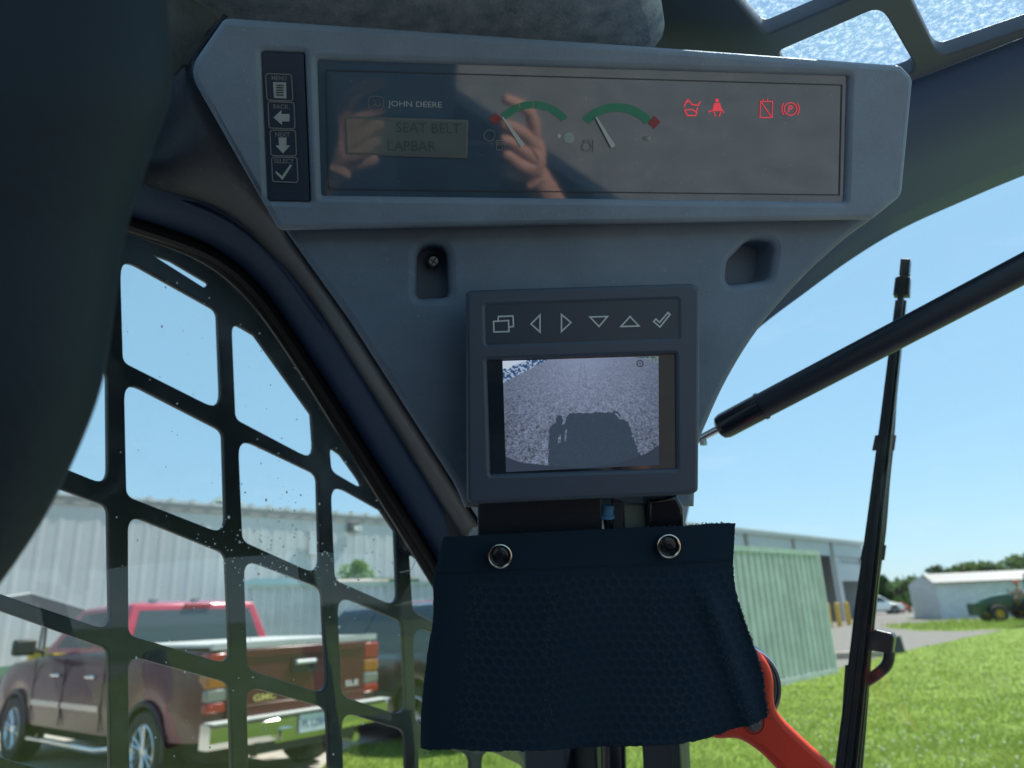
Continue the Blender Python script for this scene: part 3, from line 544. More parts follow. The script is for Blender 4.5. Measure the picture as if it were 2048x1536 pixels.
# ------------------------------------------------------------------ fabric flap
def build_flap():
    fl = tag(empty('fabric_flap', atd(1180, 1050, .52)), 'black honeycomb mesh fabric flap with two metal eyelets, hanging below the monitor', 'fabric')
    FP = plane3(atd(880, 1150, .512), atd(1465, 1130, .522), atd(1180, 1480, .515))
    top = smoothline([(890, 1076), (950, 1072), (1100, 1064), (1250, 1056), (1350, 1052), (1420, 1046), (1467, 1045)], 8); bot = smoothline([(842, 1508), (900, 1500), (1000, 1496), (1150, 1494), (1300, 1488), (1400, 1478), (1480, 1456), (1538, 1436)], 8)
    lef = smoothline([(890, 1076), (876, 1130), (869, 1165), (868, 1240), (856, 1320), (845, 1420), (842, 1508)], 8); rig = smoothline([(1467, 1045), (1464, 1110), (1467, 1165), (1480, 1215), (1502, 1275), (1526, 1345), (1534, 1400), (1538, 1436)], 8)
    def rs(L, n):
        L = np.array(L); s = np.r_[0, np.cumsum(np.linalg.norm(np.diff(L, axis=0), axis=1))]; t = np.linspace(0, s[-1], n); return np.stack([np.interp(t, s, L[:, i]) for i in (0, 1)], 1)
    NU, NV = 330, 240; T, Bo, Le, Ri = rs(top, NU), rs(bot, NU), rs(lef, NV), rs(rig, NV)
    # ragged cut edges
    rnd = np.random.RandomState(3); nz = lambda n, k: np.convolve(rnd.randn(n + 8), np.ones(k) / k, 'same')[4:4 + n]
    Bo[:, 1] += nz(NU, 3) * 1.0; Ri[:, 0] += nz(NV, 3) * 1.4 * np.linspace(.3, 1.4, NV); T[:, 1] += nz(NU, 5) * .9; Le[:, 0] += nz(NV, 5) * .8
    u = np.linspace(0, 1, NU)[None, :, None]; v = np.linspace(0, 1, NV)[:, None, None]
    P = (1 - v) * T[None] + v * Bo[None] + (1 - u) * Le[:, None] + u * Ri[:, None] - ((1 - u) * (1 - v) * T[0] + u * (1 - v) * T[-1] + (1 - u) * v * Bo[0] + u * v * Bo[-1])
    X, Y = P[..., 0], P[..., 1]
    # honeycomb: ridges along the borders of staggered cells
    sx, sy = 21.0, 36.0; wx = X + 5 * np.sin(Y / 60) + 3 * np.sin(X / 37 + Y / 23); wy = Y + .055 * (X - 1180) + 4 * np.sin(X / 45)
    def cell(ox, oy): return np.hypot((np.mod(wx - ox, sx) - sx / 2) / 1.0, (np.mod(wy - oy, sy) - sy / 2) / .95)
    d1 = cell(0, 0); d2 = cell(sx / 2, sy / 2); d = np.minimum(d1, d2); ridge = np.clip((d - 7.6) / 3.0, 0, 1)
    fade = np.clip((Y - (1148 - .05 * (X - 1000))) / 14, 0, 1) * np.clip((X - 905) / 40, 0, 1)
    patch = .35 + .65 * (0.5 + 0.5 * np.sin(X / 58 + 1.3 + .004 * Y) * np.cos(Y / 150))
    fold = .0022 * np.sin(X / 52 + Y / 210) * np.linspace(.2, 1, NV)[:, None] + .002 * np.sin((X + .55 * Y) / 95) + .0035 * np.exp(-((X - (1400 + (Y - 1160) * .36)) / 22) ** 2) * np.clip((Y - 1150) / 60, 0, 1)
    edge = -.006 * np.exp(-(X - Le[:, None, 0]) / 14)
    hem = np.where(Y < 1140 - .05 * (X - 1000), .0007, 0)
    Zd = fold + ridge * fade * patch * .0005 + edge + hem
    O = FP.O - EYE; D = cr * ((X - 1024) / FPX)[..., None] + cu_ * ((768 - Y) / FPX)[..., None] + cf
    t = ((FP.O - EYE) @ FP.n) / (D @ FP.n); W3 = EYE + D * t[..., None] + FP.n * Zd[..., None]
    idx = np.arange(NU * NV).reshape(NV, NU); f = np.stack([idx[:-1, :-1], idx[:-1, 1:], idx[1:, 1:], idx[1:, :-1]], -1).reshape(-1, 4)
    me = bpy.data.meshes.new('fabric'); me.from_pydata((W3.reshape(-1, 3) - rootloc(fl)).tolist(), [], f.tolist()); o = finish('fabric', me, 'fabric', fl, 0); at = me.attributes.new('thread', 'FLOAT', 'POINT'); at.data.foreach_set('value', (ridge * fade * patch).ravel().astype(np.float32)); me.polygons.foreach_set('use_smooth', [True] * len(me.polygons))
    md = o.modifiers.new('thick', 'SOLIDIFY'); md.thickness = .0016; md.offset = -1
    # frayed threads on the cut edges, too fine to count
    b = Mb()
    def thread(x, y, dx, dy, l):
        p0 = FP.hit(x, y, .001); pts = [FP.hit(x + dx * l * k / 3 + random.uniform(-1.5, 1.5), y + dy * l * k / 3 + random.uniform(-1.5, 1.5), .001 + random.uniform(-.001, .0015)) for k in range(4)]; b.tube(pts, .00022, 4)
    for i in range(150):
        k = random.randint(NV // 3, NV - 1); x, y = Ri[k]; thread(x - 2, y, random.uniform(.1, 1), random.uniform(-.9, .9), random.uniform(2, 6))
    for i in range(170):
        k = random.randint(0, NU - 1); x, y = Bo[k]; thread(x, y - 2, random.uniform(-.8, .8), random.uniform(.1, 1), random.uniform(2, 6))
    for i in range(50):
        k = random.randint(int(NU * .7), NU - 1); x, y = T[k]; thread(x, y + 1, random.uniform(-.8, .8), -random.uniform(.1, 1), random.uniform(2, 4))
    # loose honeycomb strands catching light along the folds
    for i in range(420):
        y = random.uniform(1165, 1460); x0 = random.choice([1400 + (y - 1160) * .36, 1290 + (y - 1160) * .30, 960 - (y - 1150) * .12, 1105 - (y - 1150) * .05]) + random.gauss(0, 10)
        a_ = random.uniform(0, 6.28); pts = [FP.hit(x0 + math.cos(a_ + .5 * k) * 3.2 * k, y + math.sin(a_ + .5 * k) * 3.2 * k, .0098 if x0 > 1380 else .0092) for k in range(3)]; b.tube(pts, .00016, 3)
    tag(b.build('frayed_threads', 'thread', fl, smooth=0), kind='stuff')
    for (x, y) in ((1000, 1112), (1337, 1092)):
        c = FP.hit(x, y, .009); g = Mb().lathe([(.0079, -.003), (.0086, -.0005), (.0084, .0011), (.0078, .0014), (.0072, .0008), (.0069, -.002)], c, FP.n, 36).build('eyelet', 'brass', fl)
        Mb().lathe([(.0001, .0000), (.0045, .0), (.0069, -.0014)], c, FP.n, 28).build('eyelet_cup', 'blackg', g)
        Mb().lathe([(.0001, .0016), (.0018, .0016), (.0022, .0008), (.0036, .0006), (.0040, -.0004)], c + FP.ex * .0006, FP.n, 20).build('stud', 'blackg', g)
    # clear plastic sheet behind the lower edge
    cs = pane_sheet('clear_sheet', [(880, 1450), (1415, 1420), (1412, 1482), (1262, 1490), (950, 1510)], Plane(FP.O - FP.n * .011, FP.ex, FP.n), 'clear', fl, r=4)
    return fl
FLAP = build_flap()

# ------------------------------------------------------------------ red lever with black knob, gas strut, wiper
def build_lever():
    lv = tag(empty('door_lever', atd(1600, 1520, .60)), 'red plastic door lever with black round knob, below the fabric flap', 'lever')
    LP = plane3(atd(1450, 1400, .585), atd(1650, 1400, .60), atd(1550, 1530, .59))
    pts = smoothline([(1415, 1470), (1436, 1482), (1480, 1483), (1520, 1505), (1562, 1545), (1640, 1640)], 4) + smoothline([(1770, 1640), (1672, 1536), (1610, 1478), (1568, 1436), (1554, 1405), (1552, 1360), (1540, 1325), (1516, 1300)], 4) + [np.array((1480, 1340)), np.array((1490, 1430)), np.array((1450, 1450))]
    prism('lever_arm', pts, LP, -.016, 0, 'red', lv, bev=.0065)
    c = LP.hit(1474, 1376, -.021)
    k = Mb().lathe([(.0001, .008), (.030, .008), (.0365, .0055), (.038, .001), (.038, -.008), (.033, -.011), (.0001, -.011)], c, LP.n, 48).build('knob', 'blackg', lv)
    Mb().lathe([(.0335, .0075), (.0355, .0083), (.0368, .0065)], c, LP.n, 48).build('knob_ring', 'steel', k)
    cb = LP.hit(1509, 1447, .0003); w = Mb().lathe([(.0001, .004), (.003, .004), (.004, .003), (.0045, .001), (.0062, .001), (.0066, 0), (.0066, -.004)], cb, LP.n, 22).build('bolt', 'zinc', lv)
    Mb().lathe([(.0066, -.003), (.0086, .0003), (.0088, -.003)], cb, LP.n, 22).build('washer', 'black', w)
build_lever()
def build_strut():
    g = tag(empty('gas_strut', atd(1700, 700, .70)), 'black gas strut crossing the front window from the monitor to the upper right', 'gas strut')
    a, b_ = atd(1436, 858, .80), atd(2190, 462, .655); d = unit(b_ - a); a2 = a + d * .008
    Mb().tube([a, a + d * .0025, a2, a + d * .052], [.0085, .0125, .0143, .0143], 28).build('end_sleeve', 'blackg', g)
    Mb().tube([a + d * .052, a + d * .0535, b_], [.0137, .0140, .0140], 28).build('cylinder', 'black', g)
    Mb().tube([a + d * .002, a - d * .075], [.0042, .0042], 16).build('rod', 'chrome', g)
    e = a - d * .019 - UP * .006; Mb().tube([e + UP * .003, e - UP * .003], .004, 12).build('ball_pin', 'steel', g)
    p = a + d * .0527; s = unit(np.cross(d, ray(1500, 850)))
    for q in (s * .0142, -s * .0142): Mb().tube([p + q - d * .0022, p + q + d * .0022], .0016, 8).build('clip', 'chrome', g)
build_strut()
def build_wiper():
    w = tag(empty('wiper', front(1.0).hit(1715, 1500)), 'weathered black wiper arm and blade standing on the front window', 'wiper'); WP = front(.99); WO = front(1.005)
    Lf = lambda pts: smoothline(pts, 5)
    cen = Lf([(1810 - .113 * (yy_ - 524), yy_) for yy_ in (520, 620, 720, 840, 920, 1010, 1080, 1160, 1260, 1380, 1480, 1640)])
    def band(name, off0, off1, i0, i1, z0, z1, mt, pl=WP, par=w, bev=.0006):
        seg = cen[i0:i1]; l = [(p[0] + o, p[1]) for p, o in zip(seg, np.linspace(off0[0], off1[0], len(seg)))]; r_ = [(p[0] + o, p[1]) for p, o in zip(seg, np.linspace(off0[1], off1[1], len(seg)))]
        return prism(name, l + r_[::-1], pl, z0, z1, mt, par, bev=bev)
    n = len(cen)
    band('blade_rubber', (-7, 5), (-20, -8), 2, n, -.004, .006, 'rubber'); band('blade_channel', (-11, 11), (-27, 24), 4, n, -.012, -.004, 'wiper'); band('blade_spine', (-2, 4), (-6, 6), 6, n, -.0035, .009, 'wiper', bev=.0004); band('blade_rib', (7, 10), (13, 18), 6, n, -.0035, .004, 'wiper', bev=.0004)
    prism('end_cap', [(1801, 517), (1820, 517), (1818, 548), (1798, 548)], WP, -.012, .006, 'wiper', w, bev=.001); prism('end_clip', [(1790, 556), (1796, 552), (1820, 554), (1818, 588), (1786, 588)], WP, -.013, .004, 'wiper', w, bev=.001)
    # arm: two rails joined by rungs, slots between show daylight
    arm_l = Lf([(1764, 860), (1752, 950), (1742, 1040), (1728, 1120), (1716, 1200), (1706, 1290), (1694, 1400), (1684, 1500), (1672, 1640)]); arm_r = Lf([(1790, 790), (1784, 880), (1776, 960), (1768, 1060), (1757, 1140), (1748, 1220), (1740, 1300), (1732, 1400), (1724, 1500), (1712, 1640)])
    for ln, nm in ((arm_l, 'arm_rail'), (arm_r, 'arm_rail')):
        Mb().tube([WO.hit(*p) for p in ln], .0028, 6, flat=(1.6, 1), up=MF).build(nm, 'wiper', w)
    for y0, y1, xl, xr in ((870, 900, 1750, 1792), (1090, 1120, 1726, 1772), (1200, 1262, 1712, 1752), (1330, 1420, 1690, 1738), (1500, 1560, 1678, 1722)):
        prism('arm_rung', [(xl, y0), (xr, y0), (xr - 4, y1), (xl - 6, y1)], WO, -.004, .002, 'wiper', w, bev=.0006)
    band('arm_channel', (-3, 13), (-6, 22), 38, n, -.012, -.006, 'wiper', WO)
    bl = prism('pivot_block', roundpoly([(1736, 1264), (1752, 1259), (1784, 1267), (1788, 1276), (1784, 1308), (1736, 1300)], [3, 4, 8, 6, 4, 3]), WP, -.03, .0, 'wiper', w, bev=.002)
    Mb().tube([WP.hit(*p, -.012) for p in Lf([(1779, 1303), (1777, 1320), (1770, 1334), (1752, 1350), (1730, 1364)])], .0062, 10).build('hook', 'wiper', w)
build_wiper()

# ------------------------------------------------------------------ outdoors: materials
M.update(
    meadow=mat('rough meadow', (.075, .125, .03), .9, spec=.1, var=.4, vscale=.35, bump=.3, bscale=6, detail=8), lawn=mat('mown lawn', (.14, .205, .035), .9, spec=.1, var=.30, vscale=.9, bump=.4, bscale=25, detail=9),
    gravel=mat('gravel lot', (.17, .163, .15), .95, spec=.1, var=.22, vscale=5, bump=.8, bscale=30, detail=10), concrete=mat('concrete pad', (.36, .335, .29), .9, spec=.2, var=.14, vscale=1.5, bump=.3, bscale=40, detail=8),
    rib=mat('grey ribbed steel wall', (.56, .57, .57), .45, spec=.4, var=.06, vscale=.6), rib2=mat('blue grey steel wall', (.56, .60, .64), .45, var=.06, vscale=.5), ribtrim=mat('brown grey trim', (.36, .33, .31), .5), roofm=mat('pale steel roof', (.60, .62, .62), .4, var=.06, vscale=.7),
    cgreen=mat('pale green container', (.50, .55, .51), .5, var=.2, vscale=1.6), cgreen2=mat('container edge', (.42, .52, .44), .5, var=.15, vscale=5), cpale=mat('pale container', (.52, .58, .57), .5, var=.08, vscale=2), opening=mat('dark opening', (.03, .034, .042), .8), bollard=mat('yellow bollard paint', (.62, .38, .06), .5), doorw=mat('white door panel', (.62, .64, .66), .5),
    shedw=mat('weathered white shed wall', (.62, .64, .66), .6, var=.1, vscale=3), shedr=mat('shed roof sheet', (.15, .15, .147), .5), lamp=mat('lamp housing', (.16, .16, .16), .5), lampg=mat('lamp glass', (.75, .75, .7), .3), vent=mat('grey green vent', (.22, .30, .28), .6),
    maroon=mat('maroon car paint', (.075, .010, .018), .3, spec=.4, coat=.25), redroof=mat('sun brightened maroon paint', (.34, .03, .055), .25, coat=.7), navy=mat('navy car paint', (.012, .02, .042), .2, spec=.6, coat=.7), white=mat('white car paint', (.75, .77, .78), .25, coat=.6),  # cab roof paint is the maroon brightened, with its sunlight in the colour
    tint=mat('tinted car glass', (.035, .05, .052), .04, spec=.8), carblack=mat('car black plastic', (.02, .02, .021), .55), tyre=mat('tyre rubber', (.022, .022, .023), .8, bump=.3, bscale=60), alloy=mat('alloy wheel', (.62, .64, .66), .25, 1), bumper=mat('chrome bumper', (.62, .64, .65), .14, 1), tonneau=mat('grey bed cover', (.42, .44, .43), .5, var=.08, vscale=6), undercar=mat('underbody', (.02, .019, .018), .8),
    tlred=mat('red tail lamp', (.26, .012, .015), .25, coat=.3), tlor=mat('amber tail lamp', (.30, .095, .012), .25, coat=.5), tlwh=mat('clear tail lamp', (.17, .18, .165), .25, coat=.5), plate=mat('licence plate', (.55, .62, .66), .4), platet=mat('plate letters', (.10, .14, .25), .5), goldb=mat('yellow badge', (.55, .50, .16), .4), silverb=mat('silver badge', (.65, .65, .66), .3),
    tgreen=mat('tractor green', (.010, .055, .020), .35, coat=.4), tyellow=mat('tractor yellow', (.62, .42, .04), .4), shirt=mat('tan shirt', (.45, .30, .19), .9), capred=mat('red cap', (.60, .06, .05), .8), trouser=mat('blue trousers', (.10, .14, .22), .9), canopy=mat('dark canopy', (.03, .034, .038), .9, spec=.1), rimw=mat('pale rim', (.4, .42, .42), .5), wood=mat('grey timber', (.38, .33, .28), .9, var=.25, vscale=4, aniso=(1, 6, 6)),
    bark=mat('bark', (.09, .07, .05), .9), binm=mat('dark box', (.035, .045, .055), .5),
)
def leaf_mat(name, c1, c2, patch=None):
    m = bpy.data.materials.new(name); m.use_nodes = True; nt = m.node_tree; b = nt.nodes['Principled BSDF']; b.inputs['Roughness'].default_value = .65; b.inputs['Specular IOR Level'].default_value = .2
    oi = nt.nodes.new('ShaderNodeNewGeometry'); mx = nt.nodes.new('ShaderNodeMix'); mx.data_type = 'RGBA'; mx.inputs[6].default_value = (*c1, 1); mx.inputs[7].default_value = (*c2, 1)
    nt.links.new(oi.outputs['Random Per Island'], mx.inputs[0]); nt.links.new(mx.outputs[2], b.inputs['Base Color'])
    if patch:
        tc = nt.nodes.new('ShaderNodeTexCoord'); n = nt.nodes.new('ShaderNodeTexNoise'); n.inputs['Scale'].default_value = .55; n.inputs['Detail'].default_value = 6; mr = nt.nodes.new('ShaderNodeMapRange'); mr.inputs['From Min'].default_value = .42; mr.inputs['From Max'].default_value = .72; mr.inputs['To Max'].default_value = .8
        m2 = nt.nodes.new('ShaderNodeMix'); m2.data_type = 'RGBA'; m2.inputs[7].default_value = (*patch, 1); nt.links.new(tc.outputs['Object'], n.inputs['Vector']); nt.links.new(n.outputs['Fac'], mr.inputs[0]); nt.links.new(mr.outputs[0], m2.inputs[0]); nt.links.new(mx.outputs[2], m2.inputs[6]); mx = m2; nt.links.new(mx.outputs[2], b.inputs['Base Color'])
    tl = nt.nodes.new('ShaderNodeBsdfTranslucent'); nt.links.new(mx.outputs[2], tl.inputs[0]); ms = nt.nodes.new('ShaderNodeMixShader'); ms.inputs[0].default_value = .35
    nt.links.new(b.outputs[0], ms.inputs[1]); nt.links.new(tl.outputs[0], ms.inputs[2]); nt.links.new(ms.outputs[0], nt.nodes['Material Output'].inputs[0]); return m
M['leaf'] = leaf_mat('green leaves', (.05, .10, .025), (.14, .21, .05)); M['leaf2'] = leaf_mat('blue green leaves', (.035, .08, .03), (.085, .145, .05)); M['leaf3'] = leaf_mat('fresh leaves', (.10, .20, .03), (.20, .34, .06)); M['blade'] = leaf_mat('grass blades', (.15, .235, .035), (.25, .35, .065), (.29, .34, .075))

# ------------------------------------------------------------------ ground, lot, lawn
def sheet(name, poly, z, mt):
    me = bpy.data.meshes.new(name); bm = bmesh.new(); f = bm.faces.new([bm.verts.new((p[0], p[1], z)) for p in poly]); bm.normal_update()
    if f.normal.z < 0: f.normal_flip()
    bmesh.ops.triangulate(bm, faces=[f]); bm.to_mesh(me); bm.free(); return tag(finish(name, me, mt, None, 0), kind='structure')
def ragged(px, amp=2.0, n=4):
    out = []
    for i in range(len(px)):
        a, b = np.array(px[i], float), np.array(px[(i + 1) % len(px)], float)
        for k in range(n): out.append(a + (b - a) * k / n + np.array([random.uniform(-3, 3), random.uniform(-amp, amp)]) * (k > 0))
    return out
ring = [(1500 * math.cos(R(10 * k)), 1500 * math.sin(R(10 * k))) for k in range(36)]
sheet('ground', ring, 0, 'meadow')
lot = [(-60, 2), (-60, 60), (30, 110), (60, 104), (gnd(1850, 1221)), (gnd(2000, 1228)), gnd(2048, 1236), gnd(2500, 1236), (40, 20), (40, -40), (-60, -40)]
sheet('gravel_lot', [(p[0], p[1]) for p in lot], .004, 'gravel')
pad = [gnd(-700, 1330), gnd(-400, 1900), gnd(300, 1900), gnd(560, 1640), gnd(690, 1500), gnd(880, 1440), gnd(600, 1380), gnd(100, 1340)]
sheet('parking_pad', [(p[0], p[1]) for p in pad], .008, 'concrete')
LAWN = [(1500, 1392), (1580, 1370), (1690, 1334), (1800, 1304), (1900, 1283), (1990, 1264), (2048, 1250), (2300, 1236), (2900, 1300), (3200, 1900), (1500, 2600), (300, 2300), (560, 1640), (650, 1530), (700, 1496), (790, 1482), (1000, 1440), (1300, 1410)]
lawnxy = [gnd(*p)[:2] for p in ragged(LAWN, 1.0) if p[0] < 2890 and p[1] < 1640 or p[0] == 560]
ki = max(i for i, p in enumerate(lawnxy) if p[0] > 20); lawnxy = [p for p in lawnxy[:ki + 1]] + [np.array(p) for p in ((60, 24), (60, 2), (9, -2), (2.5, 2.5), (-.5, 3.5))] + [p for p in lawnxy[ki + 1:]]
sheet('lawn', lawnxy, .012, 'lawn')
strip = [(1762, 1254), (1830, 1247), (1920, 1242), (2010, 1237), (2300, 1226), (2300, 1240), (2020, 1258), (1940, 1262), (1850, 1263)]
sheet('grass_verge', [gnd(*p)[:2] for p in ragged(strip, .8)], .012, 'lawn')
def inside(poly, X, Y):
    c = np.zeros(len(X), bool); P = np.array([p[:2] for p in poly]); j = len(P) - 1
    for i in range(len(P)):
        k = ((P[i, 1] > Y) != (P[j, 1] > Y)) & (X < (P[j, 0] - P[i, 0]) * (Y - P[i, 1]) / (P[j, 1] - P[i, 1] + 1e-12) + P[i, 0]); c ^= k; j = i
    return c
def grass(name, label, poly, n, h0, h1, reg, mt='blade'):
    rs = np.random.RandomState(len(name) + n); px = np.stack([rs.uniform(reg[0], reg[2], n), rs.uniform(reg[1], reg[3], n)], 1)
    D = cr * ((px[:, 0] - 1024) / FPX)[:, None] + cu_ * ((768 - px[:, 1]) / FPX)[:, None] + cf; g = EYE + D * (-CAM_H / D[:, 2])[:, None]
    g = g[inside(poly, g[:, 0], g[:, 1])]; N = len(g); dist = np.hypot(g[:, 0], g[:, 1])
    clump = .5 + .5 * np.sin(g[:, 0] * 2.1 + np.sin(g[:, 1] * 1.7) * 2) * np.sin(g[:, 1] * 2.6 + g[:, 0])
    h = rs.uniform(h0, h1, N) * (.75 + .5 * clump); w = np.clip(.0035 * dist / 6, .004, .02); a = rs.uniform(0, 6.28, N); l = rs.uniform(.1, .8, N) * h; b = rs.uniform(0, 6.28, N)
    dx, dy = np.cos(a) * w, np.sin(a) * w; bx_, by_ = np.cos(b) * l, np.sin(b) * l; g[:, 2] = .010
    v = np.empty((N, 5, 3)); v[:, 0] = g; v[:, 0, 0] -= dx; v[:, 0, 1] -= dy; v[:, 1] = g; v[:, 1, 0] += dx; v[:, 1, 1] += dy
    v[:, 2] = g; v[:, 2, 0] += dx * .7 + bx_ * .35; v[:, 2, 1] += dy * .7 + by_ * .35; v[:, 2, 2] += h * .6; v[:, 3] = g; v[:, 3, 0] += -dx * .7 + bx_ * .35; v[:, 3, 1] += -dy * .7 + by_ * .35; v[:, 3, 2] += h * .6
    v[:, 4] = g; v[:, 4, 0] += bx_; v[:, 4, 1] += by_; v[:, 4, 2] += h
    k = np.arange(N)[:, None] * 5; me = bpy.data.meshes.new(name)
    me.from_pydata(v.reshape(-1, 3).tolist(), [], (k + np.array([0, 1, 2, 3])).tolist() + (k + np.array([3, 2, 4])).tolist())
    return tag(finish(name, me, mt, None, 0), label, 'grass', kind='stuff')
grass('grass', 'short green grass of the sunny lawn', lawnxy, 200000, .025, .055, (560, 1235, 2300, 1900))
grass('verge_grass', 'narrow strip of taller grass between the gravel tracks', [gnd(*p)[:2] for p in strip], 9000, .12, .30, (1750, 1220, 2300, 1270))

cl = Mb(); rc_ = np.random.RandomState(21)
for k in range(420):
    p = gnd(rc_.uniform(1560, 2250), rc_.uniform(1290, 1620))
    if inside(lawnxy, np.array([p[0]]), np.array([p[1]]))[0]: cl.lathe([(.001, .075), (.010, .07), (.012, .06), (.001, .052)], (p[0], p[1], .0), (0, 0, 1), 6)
tag(cl.build('clover_flowers', mat('clover white', (.62, .64, .5), .8), None, smooth=0), 'tiny pale clover flowers scattered in the lawn', 'flowers', kind='stuff')

# ------------------------------------------------------------------ ribbed walls
def ribbed(name, p0, p1, z0, z1, pitch, depth, mt, parent, duty=.35, n_out=None):
    """sheet steel with real ribs between two ground points; n_out: outward normal"""
    p0, p1 = np.array(p0[:2], float), np.array(p1[:2], float); d = p1 - p0; L = np.linalg.norm(d); d /= L; n = np.array([d[1], -d[0]]) if n_out is None else unit(n_out)
    k = int(L / pitch); v = []; f = []; prof = []
    for i in range(k):
        s = i * L / k; w = L / k; prof += [(s, 0), (s + w * (1 - duty) - w * .12, 0), (s + w * (1 - duty), depth), (s + w - w * .12, depth)]
    prof.append((L, 0))
    for s, o in prof:
        q = p0 + d * s + n * o; v += [(q[0], q[1], z0), (q[0], q[1], z1)]
    f = [(2 * i, 2 * i + 2, 2 * i + 3, 2 * i + 1) for i in range(len(prof) - 1)]
    return mesh(name, v, f, mt, parent, smooth=0)
def obox(p0, p1, n, t0, t1, z0, z1):
    """oriented box along p0-p1, from offset t0 to t1 along n"""
    p0, p1, n = np.array(p0[:2], float), np.array(p1[:2], float), unit(n); c = [p0 + n * t0, p1 + n * t0, p1 + n * t1, p0 + n * t1]
    return [(q[0], q[1], z0) for q in c] + [(q[0], q[1], z1) for q in c], [(0, 3, 2, 1), (4, 5, 6, 7), (0, 1, 5, 4), (1, 2, 6, 5), (2, 3, 7, 6), (3, 0, 4, 7)]
def perp(d): return np.array([d[1], -d[0]])
def left_building():
    z = 5.0; a, b = gnd(132, 992, z)[:2], gnd(787, 1038, z)[:2]; d = unit(b - a); n = perp(d); a = a - d * 16; b = b + d * 4
    r = tag(empty('metal_building', (*((a + b) / 2), 0)), 'long grey ribbed metal building behind the maroon pickup', 'building')
    ribbed('wall', a, b, 0, z - .05, .42, .0045, 'rib', r, .3, n)
    v, f = obox(a, b, n, -12, -.03, 0, z - .1); mesh('core', v, f, 'rib', r, smooth=0)
    v, f = obox(a - d * .2, b + d * .2, n, -.02, .035, z - .22, z); mesh('eave_trim', v, f, 'ribtrim', r, smooth=0)
    q = [(*(a - d * .3 + n * .045), z), (*(b + d * .3 + n * .045), z), (*(b + d * .3 - n * 6), z + .55), (*(a - d * .3 - n * 6), z + .55)]
    rf = mesh('roof', q + [(x, y, zz + .08) for x, y, zz in q], [(0, 1, 2, 3), (7, 6, 5, 4), (0, 4, 5, 1), (1, 5, 6, 2), (2, 6, 7, 3), (3, 7, 4, 0)], 'roofm', r, smooth=0)
    # roof rib ends along the eave
    bb = Mb(); k = 0
    while k * .6 < np.linalg.norm(b - a):
        p = a + d * k * .6 + n * .045; bb.add(*obox(p, p + d * .12, n, -.5, .02, z + .02, z + .15)); k += 1
    tag(bb.build('roof_ribs', 'roofm', rf, smooth=0), kind='stuff')
    def onwall(x, y):   # where a pixel meets the wall
        D = ray(x, y); n3 = np.array([n[0], n[1], 0]); t = ((np.array([*a, 0]) - EYE) @ n3) / (D @ n3); return EYE + D * t
    p = onwall(702, 1057); L = Mb().add(*obox(p[:2] - d * .16, p[:2] + d * .16, n, .04, .26, p[2] - .12, p[2] + .16)).build('wall_lamp', 'lamp', r, smooth=0)
    Mb().add(*obox(p[:2] - d * .05, p[:2] + d * .24, n, .265, .30, p[2] - .10, p[2] + .06)).build('lamp_glass', 'lampg', L, smooth=0)
    p = onwall(630, 1086); Mb().add(*obox(p[:2] - d * .27, p[:2] + d * .27, n, .05, .14, p[2] - .38, p[2] + .36)).build('notice_panel', 'doorw', r, smooth=0)
    p = gnd(512, 1016, z + .1)[:2] - n * 2.2; Mb().lathe([(.45, z + .1), (.45, z + .5), (.6, z + .52), (.3, z + .72), (.001, z + .74)], (*p, 0), (0, 0, 1), 14).build('roof_vent', 'vent', r, smooth=0)
left_building()
